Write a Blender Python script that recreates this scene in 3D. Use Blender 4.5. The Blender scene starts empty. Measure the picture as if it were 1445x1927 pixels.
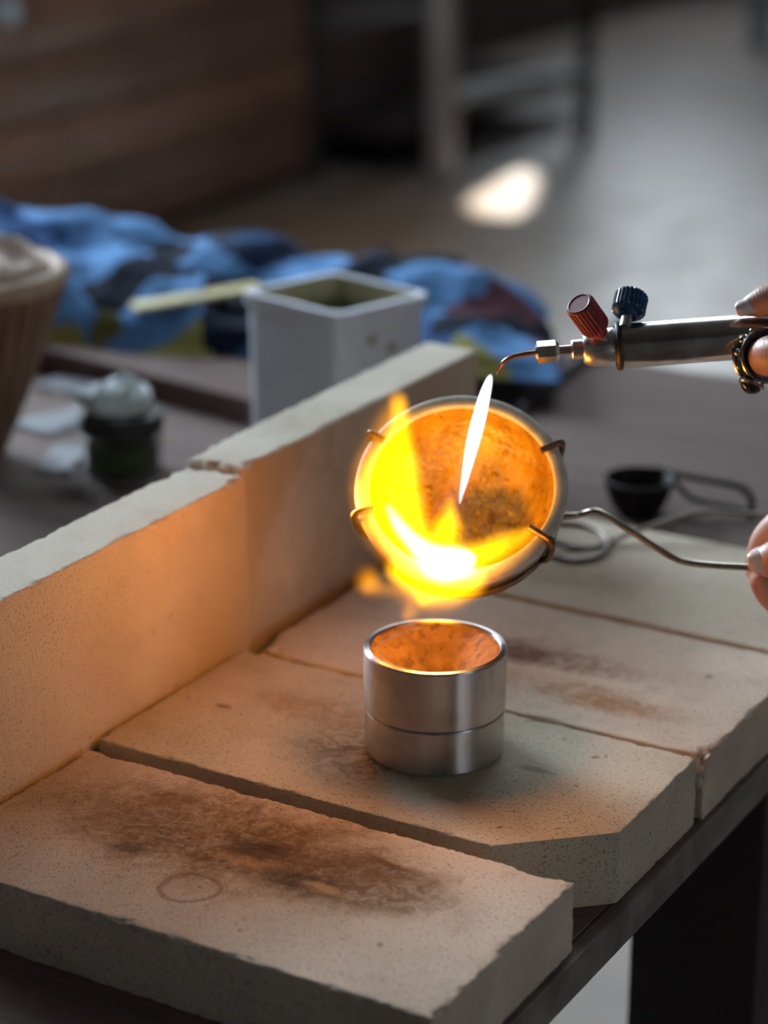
import bpy, bmesh, math, random
from mathutils import Vector, Matrix, noise as mnoise
random.seed(7)
R = math.radians
sc = bpy.context.scene
col = sc.collection

# ------------------------------------------------------------------ camera
F_PX = 4400.0
PITCH = R(19.9286)
CAM = Vector((0.0, 0.0, 0.4338))
cam_d = bpy.data.cameras.new('camera')
cam = bpy.data.objects.new('camera', cam_d); col.objects.link(cam)
cam_d.sensor_fit = 'VERTICAL'; cam_d.sensor_height = 36.0; cam_d.sensor_width = 27.0
cam_d.lens = F_PX / 1927.0 * 36.0
cam_d.clip_start = 0.02; cam_d.clip_end = 60
cam.location = CAM; cam.rotation_euler = (math.pi / 2 - PITCH, 0, 0)
cam_d.dof.use_dof = True
cam_d.dof.focus_distance = 0.93
cam_d.dof.aperture_fstop = 5.7
sc.camera = cam

# ------------------------------------------------------------------ frame of the table (tile plane z = 0, mould axis at MX, MY)
MX, MY = 0.02144, 0.90018
ANG = R(-30.3)
UX, UY = math.cos(ANG), math.sin(ANG)
VX, VY = -UY, UX
def W(u, v, z=0.0):                      # table axes (metres) -> world
    return Vector((MX + u * UX + v * VX, MY + u * UY + v * VY, z))
def ray(px, py):
    x = (px - 722.5) / F_PX; y = -(py - 963.5) / F_PX
    return Vector((x, math.cos(PITCH) + y * math.sin(PITCH), -math.sin(PITCH) + y * math.cos(PITCH)))
def at(px, py, y):                       # point at distance y from the camera's upright plane
    r = ray(px, py); return CAM + r * (y / r.y)
def on(px, py, z):                       # point on a level plane
    r = ray(px, py); return CAM + r * ((z - CAM.z) / r.z)

FLOOR = -0.78
TABLE = -0.030

# ------------------------------------------------------------------ world, sun, windows' light, exposure
wd = bpy.data.worlds.new('world'); sc.world = wd; wd.use_nodes = True
bgn = wd.node_tree.nodes['Background']
bgn.inputs[0].default_value = (0.55, 0.70, 1.0, 1); bgn.inputs[1].default_value = 0.5

def light(name, kind, loc, energy, color, target=None, direction=None, size=None, size_y=None, radius=None):
    d = bpy.data.lights.new(name, kind); d.energy = energy; d.color = color
    if kind == 'AREA':
        d.shape = 'RECTANGLE'; d.size = size; d.size_y = size_y or size
    if radius is not None: d.shadow_soft_size = radius
    o = bpy.data.objects.new(name, d); col.objects.link(o); o.location = loc
    if target is not None: direction = Vector(target) - Vector(loc)
    if direction is not None: o.rotation_euler = Vector(direction).to_track_quat('-Z', 'Z').to_euler()
    return o
SUN_DU, SUN_DZ = 1.0 / 4.2, 0.458        # per metre towards the back wall the sun ray moves this far in u and z
sv = W(-SUN_DU, -1, 0) - W(0, 0, 0); sv.z = -SUN_DZ
sun = light('sun', 'SUN', (0, 0, 5), 75.0, (0.93, 1.0, 0.98), direction=sv); sun.data.angle = R(0.3)
light('skylight_daylight', 'AREA', W(-0.75, 2.0, 1.86), 52, (0.80, 0.90, 1.0), target=W(-0.72, 1.9, 0), size=1.3, size_y=1.3)
light('window_daylight_side', 'AREA', W(-3.13, 6.9, 0.75), 98, (0.84, 0.92, 1.0), direction=W(1, -0.25, 0) - W(0, 0, 0.25), size=2.2, size_y=1.3)
light('window_daylight_left', 'AREA', W(-3.13, 1.1, 1.05), 390, (0.74, 0.88, 1.0), direction=W(1, -0.2, 0) - W(0, 0, 0.28), size=2.0, size_y=1.2)
light('window_daylight_slit', 'AREA', W(2.52, -0.62, 0.35), 6.5, (0.90, 0.95, 1.0), target=W(0, 0, 0.1), size=0.11, size_y=1.5)
sc.view_settings.view_transform = 'Standard'; sc.view_settings.look = 'None'
sc.view_settings.gamma = 1.0; sc.view_settings.use_curve_mapping = False
sc.view_settings.exposure = 0.0
sc.cycles.transparent_max_bounces = 32
sc.cycles.use_denoising = True

# ------------------------------------------------------------------ node helpers
def setin(nt, sock, v):
    if hasattr(v, 'is_linked') or hasattr(v, 'links'): nt.links.new(v, sock)
    else: sock.default_value = v
class NT:
    def __init__(s, name):
        s.m = bpy.data.materials.new(name); s.m.use_nodes = True; s.t = s.m.node_tree
        s.b = s.t.nodes['Principled BSDF']; s.tc = s.t.nodes.new('ShaderNodeTexCoord')
        s.obj = s.tc.outputs['Object']
    def n(s, typ, **kw):
        nd = s.t.nodes.new(typ)
        for k, v in kw.items(): setattr(nd, k, v)
        return nd
    def math(s, op, a, b=0.0, c=None, clamp=False):
        nd = s.n('ShaderNodeMath', operation=op, use_clamp=clamp)
        setin(s.t, nd.inputs[0], a); setin(s.t, nd.inputs[1], b)
        if c is not None: setin(s.t, nd.inputs[2], c)
        return nd.outputs[0]
    def vec(s, op, a, b=(0, 0, 0)):
        nd = s.n('ShaderNodeVectorMath', operation=op)
        setin(s.t, nd.inputs[0], a); setin(s.t, nd.inputs[1], b)
        return nd.outputs['Value'] if op in ('LENGTH', 'DOT_PRODUCT', 'DISTANCE') else nd.outputs[0]
    def noise(s, scale, detail=3, rough=0.55, vec=None, dist=0.0):
        nd = s.n('ShaderNodeTexNoise'); nd.inputs['Scale'].default_value = scale
        nd.inputs['Detail'].default_value = detail; nd.inputs['Roughness'].default_value = rough
        nd.inputs['Distortion'].default_value = dist
        s.t.links.new(vec if vec is not None else s.obj, nd.inputs['Vector'])
        return nd
    def voro(s, scale, vec=None):
        nd = s.n('ShaderNodeTexVoronoi'); nd.inputs['Scale'].default_value = scale
        s.t.links.new(vec if vec is not None else s.obj, nd.inputs['Vector']); return nd
    def ramp(s, v, a, b, lo=0.0, hi=1.0):
        nd = s.n('ShaderNodeMapRange', interpolation_type='SMOOTHSTEP')
        setin(s.t, nd.inputs[0], v)
        for i, x in zip((1, 2, 3, 4), (a, b, lo, hi)): nd.inputs[i].default_value = x
        return nd.outputs[0]
    def mix(s, f, a, b, mode='MIX'):
        nd = s.n('ShaderNodeMix', data_type='RGBA', blend_type=mode)
        setin(s.t, nd.inputs[0], f)
        for sk, v in ((nd.inputs[6], a), (nd.inputs[7], b)):
            if isinstance(v, tuple): v = (v + (1,))[:4] if len(v) == 3 else v
            setin(s.t, sk, v)
        return nd.outputs[2]
    def scaled(s, sx, sy, sz, off=(0, 0, 0)):
        nd = s.n('ShaderNodeMapping'); nd.inputs['Scale'].default_value = (sx, sy, sz); nd.inputs['Location'].default_value = off
        s.t.links.new(s.obj, nd.inputs[0]); return nd.outputs[0]
    def set(s, color=None, rough=None, metal=None, spec=None):
        if color is not None:
            if isinstance(color, tuple) and len(color) == 3: color = color + (1,)
            setin(s.t, s.b.inputs['Base Color'], color)
        if rough is not None: setin(s.t, s.b.inputs['Roughness'], rough)
        if metal is not None: s.b.inputs['Metallic'].default_value = metal
        if spec is not None: s.b.inputs['Specular IOR Level'].default_value = spec
    def bump(s, h, strength=0.3, dist=0.001):
        nd = s.n('ShaderNodeBump'); nd.inputs['Strength'].default_value = strength; nd.inputs['Distance'].default_value = dist
        s.t.links.new(h, nd.inputs['Height']); s.t.links.new(nd.outputs[0], s.b.inputs['Normal'])

def simple(name, c, rough=0.5, metal=0.0, var=0.15, scale=60, bump=0.0, bscale=400, c2=None, bdist=0.0005):
    t = NT(name); nz = t.noise(scale, 4)
    c2 = c2 or tuple(x * (1 - var * 2) for x in c)
    t.set(t.mix(t.ramp(nz.outputs[0], 0.3, 0.7), c, c2), rough, metal)
    if bump: t.bump(t.noise(bscale, 4).outputs[0], bump, bdist)
    return t.m

RINGC = (0.14, 0.07, 0.03)
def refractory(name, base, dark, stains_shade=(), seed=0.0, grime=0.5, pits=1.0):
    """pitted fire brick; stains = list of (u, v, ru, rv, colour, amount, raggedness)"""
    t = NT(name)
    mv = t.scaled(1, 1, 1, (seed, seed * 0.7, 0))
    big = t.noise(14, 5, vec=mv); mid = t.noise(70, 5, vec=mv); fine = t.noise(900, 3, vec=mv)
    pit = t.noise(880, 2, 0.5, vec=mv); pit2 = t.noise(140, 2, 0.5, vec=mv)
    c = t.mix(t.ramp(big.outputs[0], 0.35, 0.68), base, dark)
    c = t.mix(t.ramp(mid.outputs[0], 0.5, 0.75, 0, 0.35 * grime), c, tuple(x * 0.55 for x in dark))
    c = t.mix(t.ramp(fine.outputs[0], 0.35, 0.7, 0, 0.22), c, tuple(min(1, x * 1.25) for x in base))
    for (u, v, ru, rv, sc_, amt, rag) in stains_shade:
        d = t.vec('SUBTRACT', t.obj, (u, v, 0.0))
        nz = t.noise(45 + abs(u) * 80, 5, 0.65, vec=mv)
        off = t.vec('MULTIPLY', t.vec('SUBTRACT', nz.outputs['Color'], (0.5, 0.5, 0.5)), (rag, rag, 0))
        d = t.vec('MULTIPLY', t.vec('ADD', d, off), (1 / ru, 1 / rv, 0.0))
        if ru > 0.02: m = t.math('MULTIPLY', t.ramp(t.vec('LENGTH', d), 1.0, 0.2), t.math('MULTIPLY', t.ramp(t.noise(85 + ru * 300, 5, 0.7, vec=mv, dist=1.5).outputs[0], 0.36, 0.62, 0.35, 1.0), amt))
        else: m = t.math('MULTIPLY', t.ramp(t.vec('LENGTH', d), 1.0, 0.25), amt)
        if sc_ == RINGC: m = t.math('MULTIPLY', t.math('MULTIPLY', t.ramp(t.vec('LENGTH', d), 1.0, 0.9), t.ramp(t.vec('LENGTH', d), 0.72, 0.86)), amt)
        c = t.mix(m, c, sc_)
    pm = t.ramp(pit.outputs[0], 0.61, 0.68)
    c = t.mix(t.math('MULTIPLY', pm, 0.36 * pits), c, (0.10, 0.075, 0.055))
    pm2 = t.ramp(pit2.outputs[0], 0.725, 0.765)
    c = t.mix(t.math('MULTIPLY', pm2, 0.5 * pits), c, (0.12, 0.08, 0.05))
    t.set(c, 0.92, 0.0, 0.2)
    h = t.math('SUBTRACT', t.math('MULTIPLY', fine.outputs[0], 0.6), t.math('ADD', pm, pm2))
    t.bump(h, 0.8, 0.0008)
    return t.m

def wood(name, c1, c2, rough=0.55, sx=4, sy=60, sz=60, bump=0.2):
    t = NT(name); v = t.scaled(sx, sy, sz); nz = t.noise(1.0, 6, 0.6, vec=v, dist=0.6)
    n2 = t.noise(6, 3)
    c = t.mix(t.ramp(nz.outputs[0], 0.3, 0.7), c1, c2)
    c = t.mix(t.ramp(n2.outputs[0], 0.45, 0.75, 0, 0.5), c, tuple(x * 0.5 for x in c2))
    t.set(c, rough); t.bump(nz.outputs[0], bump, 0.001); return t.m

def emissive_gas(name, color, strength):
    m = bpy.data.materials.new(name); m.use_nodes = True; t = m.node_tree
    for nd in list(t.nodes): t.nodes.remove(nd)
    o = t.nodes.new('ShaderNodeOutputMaterial'); e = t.nodes.new('ShaderNodeEmission')
    e.inputs[0].default_value = color + (1,); e.inputs[1].default_value = strength
    t.links.new(e.outputs[0], o.inputs['Volume']); return m

# ------------------------------------------------------------------ mesh helpers
class MB:
    def __init__(s): s.v = []; s.f = []; s.sm = []
    def add(s, vs, fs, smooth=True):
        b = len(s.v); s.v += [Vector(v) for v in vs]; s.f += [tuple(i + b for i in f) for f in fs]; s.sm += [smooth] * len(fs)
    def box(s, lo, hi, M=None, bev=0.0):
        x0, y0, z0 = lo; x1, y1, z1 = hi
        if bev > 0:
            bm = bmesh.new(); bmesh.ops.create_cube(bm, size=1)
            for v in bm.verts: v.co = Vector(((x0 + x1) / 2 + v.co.x * (x1 - x0), (y0 + y1) / 2 + v.co.y * (y1 - y0), (z0 + z1) / 2 + v.co.z * (z1 - z0)))
            bmesh.ops.bevel(bm, geom=bm.edges[:], offset=bev, segments=2, affect='EDGES', profile=0.5)
            bm.verts.index_update()
            vs = [v.co.copy() for v in bm.verts]; fs = [[v.index for v in f.verts] for f in bm.faces]; bm.free()
        else:
            vs = [Vector(p) for p in ((x0, y0, z0), (x1, y0, z0), (x1, y1, z0), (x0, y1, z0), (x0, y0, z1), (x1, y0, z1), (x1, y1, z1), (x0, y1, z1))]
            fs = [(0, 3, 2, 1), (4, 5, 6, 7), (0, 1, 5, 4), (1, 2, 6, 5), (2, 3, 7, 6), (3, 0, 4, 7)]
        if M is not None: vs = [M @ v for v in vs]
        s.add(vs, fs, False)
    def tube(s, pts, rad, seg=12, closed=False, cap=True, flat=None):
        pts = [Vector(p) for p in pts]; n = len(pts)
        rad = rad if isinstance(rad, (list, tuple)) else [rad] * n
        up = None; rings = []
        for i, p in enumerate(pts):
            if closed: t = pts[(i + 1) % n] - pts[i - 1]
            else: t = pts[min(i + 1, n - 1)] - pts[max(i - 1, 0)]
            t.normalize()
            if up is None:
                up = Vector((0, 0, 1)) if abs(t.z) < 0.9 else Vector((1, 0, 0))
            up = (up - t * up.dot(t)).normalized(); sd = t.cross(up)
            rings.append([p + (up * math.sin(a) + sd * math.cos(a)) * rad[i] for a in (2 * math.pi * k / seg for k in range(seg))])
        vs = [v for r in rings for v in r]; fs = []
        for i in range(n if closed else n - 1):
            j = (i + 1) % n
            for k in range(seg):
                l = (k + 1) % seg
                fs.append((i * seg + k, j * seg + k, j * seg + l, i * seg + l))
        if cap and not closed:
            fs.append(tuple(range(seg))[::1]); fs.append(tuple(range((n - 1) * seg, n * seg))[::-1])
        s.add(vs, fs)
    def lathe(s, prof, seg=48, M=None, closed=False):
        """prof = [(r, h)] about z"""
        vs = []; fs = []; n = len(prof)
        for r, h in prof:
            for k in range(seg):
                a = 2 * math.pi * k / seg; vs.append(Vector((r * math.cos(a), r * math.sin(a), h)))
        for i in range(n if closed else n - 1):
            j = (i + 1) % n
            for k in range(seg):
                l = (k + 1) % seg
                fs.append((i * seg + k, i * seg + l, j * seg + l, j * seg + k))
        if M is not None: vs = [M @ v for v in vs]
        s.add(vs, fs)
    def build(s, name, mat, parent=None, origin=None, sharp=40):
        me = bpy.data.meshes.new(name)
        o3 = Vector(origin) if origin is not None else Vector((0, 0, 0))
        me.from_pydata([tuple(v - o3) for v in s.v], [], s.f)
        me.polygons.foreach_set('use_smooth', s.sm)
        bm = bmesh.new(); bm.from_mesh(me)
        bmesh.ops.remove_doubles(bm, verts=bm.verts[:], dist=1e-7)
        bmesh.ops.recalc_face_normals(bm, faces=bm.faces[:]); bm.to_mesh(me); bm.free()
        if sharp: me.set_sharp_from_angle(angle=R(sharp))
        me.materials.append(mat)
        o = bpy.data.objects.new(name, me); col.objects.link(o)
        if parent is not None: o.parent = parent
        elif origin is not None: o.location = o3
        return o
def spline(pts, n=10):
    pts = [Vector(p) for p in pts]; out = []
    P = [pts[0] * 2 - pts[1]] + pts + [pts[-1] * 2 - pts[-2]]
    for i in range(1, len(P) - 2):
        for k in range(n):
            t = k / n; a, b, c, d = P[i - 1:i + 3]
            out.append(0.5 * ((2 * b) + (c - a) * t + (2 * a - 5 * b + 4 * c - d) * t * t + (3 * b - a - 3 * c + d) * t ** 3))
    out.append(pts[-1]); return out
def tag(o, label=None, cat=None, group=None, kind=None):
    if label: o['label'] = label
    if cat: o['category'] = cat
    if group: o['group'] = group
    if kind: o['kind'] = kind
    return o
def empty(name, loc, rz=0.0):
    o = bpy.data.objects.new(name, None); col.objects.link(o); o.location = loc; o.rotation_euler = (0, 0, rz)
    o.empty_display_size = 0.02; return o
def structure(name, mb, mat, rz=ANG, loc=None):
    o = mb.build(name, mat); o.location = loc if loc is not None else (MX, MY, 0); o.rotation_euler = (0, 0, rz)
    o['kind'] = 'structure'; return o

# ------------------------------------------------------------------ the room (axes of the table)
def uv_of(px, py, z=0.0):
    d = on(px, py, z) - Vector((MX, MY, 0)); return d.x * UX + d.y * UY, d.x * VX + d.y * VY
def floor_mat():
    t = NT('floor_concrete')
    a = t.noise(1.1, 5); b = t.noise(9, 5); d = t.noise(120, 3)
    c = t.mix(t.ramp(a.outputs[0], 0.38, 0.62), (0.185, 0.155, 0.135), (0.235, 0.205, 0.185))
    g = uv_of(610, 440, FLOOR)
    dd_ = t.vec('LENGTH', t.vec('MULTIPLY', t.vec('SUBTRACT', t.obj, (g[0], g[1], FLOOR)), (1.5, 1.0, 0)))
    c = t.mix(t.ramp(t.math('ADD', dd_, t.math('MULTIPLY', a.outputs[0], 0.5)), 1.35, 0.45, 0, 0.9), c, (0.14, 0.075, 0.038))  # warm bounce from the counter, painted into the floor as a brown patch
    c = t.mix(t.ramp(b.outputs[0], 0.4, 0.75, 0, 0.5), c, (0.12, 0.10, 0.085))
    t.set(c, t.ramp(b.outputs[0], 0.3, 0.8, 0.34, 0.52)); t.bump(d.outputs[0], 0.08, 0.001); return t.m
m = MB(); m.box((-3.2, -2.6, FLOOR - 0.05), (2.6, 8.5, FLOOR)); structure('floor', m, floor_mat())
plaster = simple('dull_plaster', (0.13, 0.115, 0.105), 0.85, var=0.12, scale=3, bump=0.1, bscale=40)
m = MB(); m.box((-3.3, -2.6, FLOOR), (-3.2, 8.5, 1.9)); structure('wall_left', m, simple('brown_wall', (0.085, 0.055, 0.042), 0.8, scale=3))
m = MB(); m.box((2.6, -2.6, FLOOR), (2.7, 8.5, 1.9)); structure('wall_right', m, plaster)
m = MB(); m.box((-3.3, -2.7, FLOOR), (2.7, -2.6, 1.9)); structure('wall_front', m, plaster)
m = MB(); m.box((-3.3, -2.7, 1.9), (2.7, 8.6, 2.0)); structure('ceiling', m, plaster)
# back wall with an added hole, shaped to throw one patch of sun on the floor
patch = [(884, 374), (882, 392), (915, 404), (972, 408), (996, 386), (1012, 336), (996, 318), (962, 326), (925, 350)]
hole = []
for px, py in patch:
    P = on(px, py, FLOOR); d = P - Vector((MX, MY, 0))
    u = d.x * UX + d.y * UY; v = d.x * VX + d.y * VY
    hole.append((u + (8.5 - v) * SUN_DU, FLOOR + (8.5 - v) * SUN_DZ))
bm = bmesh.new()
def loop(bm, pts):
    vs = [bm.verts.new((u, 8.5, z)) for u, z in pts]
    return [bm.edges.new((vs[i], vs[(i + 1) % len(vs)])) for i in range(len(vs))]
es = loop(bm, [(-3.3, FLOOR), (2.7, FLOOR), (2.7, 1.9), (-3.3, 1.9)]) + loop(bm, hole)
bmesh.ops.triangle_fill(bm, use_beauty=True, edges=es)
me = bpy.data.meshes.new('wall_back'); bm.to_mesh(me); bm.free(); me.materials.append(plaster)
o = bpy.data.objects.new('wall_back', me); col.objects.link(o); o.location = (MX, MY, 0); o.rotation_euler = (0, 0, ANG); o['kind'] = 'structure'
# frosted windows on the side wall, slit window, skylight (their daylight is set at the top)
frost = simple('frosted_glass', (0.55, 0.62, 0.68), 0.35, scale=8, var=0.05)
frame_m = simple('window_frame_paint', (0.25, 0.24, 0.22), 0.6)
def window(name, axis, c, su, sz):
    m = MB(); f = MB()
    if axis == 'u':
        m.box((c[0] - 0.01, c[1] - su / 2, c[2] - sz / 2), (c[0] + 0.01, c[1] + su / 2, c[2] + sz / 2))
        for s in (-1, 0, 1): f.box((c[0] - 0.02, c[1] + s * su / 2 - 0.02, c[2] - sz / 2), (c[0] + 0.02, c[1] + s * su / 2 + 0.02, c[2] + sz / 2))
        for s in (-1, 1): f.box((c[0] - 0.02, c[1] - su / 2, c[2] + s * sz / 2 - 0.02), (c[0] + 0.02, c[1] + su / 2, c[2] + s * sz / 2 + 0.02))
    else:
        m.box((c[0] - su / 2, c[1] - sz / 2, c[2] - 0.01), (c[0] + su / 2, c[1] + sz / 2, c[2] + 0.01))
        for s in (-1, 0, 1): f.box((c[0] + s * su / 2 - 0.02, c[1] - sz / 2, c[2] - 0.02), (c[0] + s * su / 2 + 0.02, c[1] + sz / 2, c[2] + 0.02))
    o = structure(name, m, frost); p = f.build('window_frame', frame_m, o); return o
window('window_1', 'u', (-3.18, 6.9, 0.75), 2.3, 1.4)
window('window_4', 'u', (-3.18, 1.1, 1.05), 2.1, 1.3)
window('window_2', 'u', (2.585, -0.62, 0.35), 0.16, 1.6)
window('window_3', 'z', (-0.75, 2.0, 1.885), 1.4, 1.4)

# wooden counter far behind, planks of its front
wood_bg = wood('counter_wood', (0.24, 0.115, 0.07), (0.14, 0.070, 0.048), 0.5, 30, 2, 40, 0.15)
wood_bg2 = wood('counter_wood_dark', (0.18, 0.09, 0.06), (0.11, 0.058, 0.042), 0.5, 30, 2, 40, 0.15)
ct = empty('wooden_counter', W(-2.89, 2.6, FLOOR), ANG)
tag(ct, 'brown plank-fronted wooden counter along the far wall, upper left', 'counter')
m = MB(); m.box((-0.28, -1.7, 0.06), (0.235, 1.49, 0.9)); m.build('carcass', wood_bg2, ct)
m = MB(); m.box((-0.30, -1.75, 0.9), (0.29, 1.53, 0.94), bev=0.004); m.build('counter_top', wood_bg, ct)
for k in range(6):
    m = MB(); z0 = 0.03 + k * 0.145; m.box((0.235, -1.70, z0), (0.255 + 0.004 * (k % 2), 1.49, z0 + 0.139), bev=0.004)
    m.build('plank', wood_bg if k % 2 else wood_bg2, ct)
m = MB(); m.box((-0.05, 1.49, 0.0), (0.27, 1.54, 0.9), bev=0.004); m.build('corner_post', simple('dark_post', (0.03, 0.022, 0.02), 0.6), ct)
m = MB(); m.lathe([(0, 0.03), (0.012, 0.03), (0.022, 0.024), (0.024, 0.014), (0.012, 0.008), (0.01, 0.0)], 20)
o = m.build('knob', simple('pale_blue_enamel', (0.55, 0.70, 0.80), 0.25), ct); o.rotation_euler = (0, R(90), 0)
kp = at(4, 22, 4.78); o.location = ct.matrix_basis.inverted() @ W(-2.641, (kp.x - MX) * VX + (kp.y - MY) * VY, kp.z); o['label'] = 'pale blue round knob'

# workbench with posts and rail beside the counter
grey_post = simple('grey_brown_post', (0.20, 0.165, 0.145), 0.6, scale=20)
dark_m = simple('dark_timber', (0.026, 0.017, 0.015), 0.95, scale=10)
dark_m.node_tree.nodes['Principled BSDF'].inputs['Specular IOR Level'].default_value = 0.1
wb = empty('workbench', W(-2.60, 4.6, FLOOR), ANG)
tag(wb, 'dark wooden workbench with pale front post, standing at the far wall', 'workbench')
P = on(833, 347, FLOOR); d = P - W(-2.6, 4.6, FLOOR); pu, pv = d.x * UX + d.y * UY, d.x * VX + d.y * VY
m = MB(); m.box((pu - 0.028, pv - 0.028, 0), (pu + 0.028, pv + 0.028, 0.86), bev=0.003); m.build('leg', grey_post, wb)['label'] = 'pale grey brown post'
P = on(1100, 272, FLOOR); d = P - W(-2.6, 4.6, FLOOR); qu, qv = d.x * UX + d.y * UY, d.x * VX + d.y * VY
m = MB(); m.box((qu - 0.018, qv - 0.018, 0), (qu + 0.018, qv + 0.018, 0.86), bev=0.003); m.build('leg', dark_m, wb)
for (a, b) in ((-0.45, -0.35), (-0.45, 0.75)):
    m = MB(); m.box((a - 0.02, b - 0.02, 0), (a + 0.02, b + 0.02, 0.86), bev=0.003); m.build('leg', dark_m, wb)
m = MB(); m.box((-0.5, -0.45, 0.86), (0.38, 0.9, 0.90), bev=0.004); m.build('bench_top', dark_m, wb)
m = MB(); m.tube([Vector((pu, pv, 0.215)), Vector((qu + 0.01, qv, 0.205))], 0.02, 8); m.build('rail', simple('pale_rail', (0.30, 0.33, 0.33), 0.5), wb)['label'] = 'pale grey rail'
m = MB(); m.box((-0.48, -0.40, 0.10), (0.16, 0.70, 0.125), bev=0.003); m.build('shelf', dark_m, wb)
cr = empty('storage_crate', W(-2.82, 4.55, FLOOR + 0.125), ANG); tag(cr, 'dark reddish crate on the lower shelf of the workbench', 'crate')
crm = simple('dark_red_crate', (0.075, 0.042, 0.040), 0.7)
for k in range(3):
    m = MB(); m.box((-0.15, -0.28, 0.005 + 0.075 * k), (0.15, 0.28, 0.068 + 0.075 * k), bev=0.004); m.build('slat', crm, cr)
# pale steel leg of a stand at the far right
P = on(1428, 92, FLOOR)
st = empty('steel_stand', P, ANG); tag(st, 'pale blue grey steel stand at the far top right', 'stand')
sm = simple('blue_grey_steel', (0.22, 0.27, 0.33), 0.45)
for (a, b) in ((0, 0), (0.35, 0.0), (0.35, 0.35), (0, 0.35)):
    m = MB(); m.box((a - 0.03, b - 0.03, 0), (a + 0.03, b + 0.03, 0.8), bev=0.004); m.build('leg', sm, st)
m = MB(); m.box((-0.06, -0.06, 0.8), (0.41, 0.41, 0.83), bev=0.004); m.build('top', sm, st)

# ------------------------------------------------------------------ table
tab = empty('work_table', W(-0.4, 0.05, FLOOR), ANG)
tag(tab, 'dark weathered wooden table carrying the fire bricks', 'table')
zt = TABLE - FLOOR
def table_mat():
    t = NT('table_wood'); v = t.scaled(5, 60, 40); nz = t.noise(1.0, 6, 0.65, vec=v, dist=0.5); n2 = t.noise(7, 5); n3 = t.noise(160, 3)
    c = t.mix(t.ramp(nz.outputs[0], 0.3, 0.72), (0.135, 0.092, 0.080), (0.085, 0.055, 0.050))
    c = t.mix(t.ramp(n2.outputs[0], 0.5, 0.72, 0, 0.55), c, (0.15, 0.125, 0.112))
    c = t.mix(t.ramp(n3.outputs[0], 0.55, 0.75, 0, 0.4), c, (0.05, 0.035, 0.03))
    t.set(c, 0.8, None, 0.25); t.bump(nz.outputs[0], 0.25, 0.001); return t.m
tm = table_mat()
edge_m = simple('grimy_board_edge', (0.19, 0.175, 0.15), 0.8, scale=40, c2=(0.09, 0.08, 0.07), bump=0.3, bscale=250)
m = MB(); m.box((-0.75, -0.70, zt - 0.015), (0.499, 0.625, zt), bev=0.0015); m.build('table_top', tm, tab)
m = MB(); m.box((0.4991, -0.70, zt - 0.0165), (0.506, 0.625, zt + 0.0002), bev=0.001); m.build('edge_board', edge_m, tab)['label'] = 'grimy grey edge board'
leg_m = simple('blackish_leg', (0.024, 0.012, 0.011), 0.6, scale=15)
for (a, b) in ((0.455, 0.150), (0.455, -0.62), (-0.68, -0.62), (-0.68, 0.55)):
    m = MB(); m.box((a - 0.034, b - 0.034, 0), (a + 0.034, b + 0.034, zt - 0.0165), bev=0.002); m.build('leg', leg_m, tab)
m = MB(); m.box((-0.70, 0.56, zt - 0.10), (0.40, 0.585, zt - 0.0165)); m.build('apron', leg_m, tab)
m = MB(); m.box((-0.70, -0.645, zt - 0.10), (0.40, -0.62, zt - 0.0165)); m.build('apron', leg_m, tab)

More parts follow.
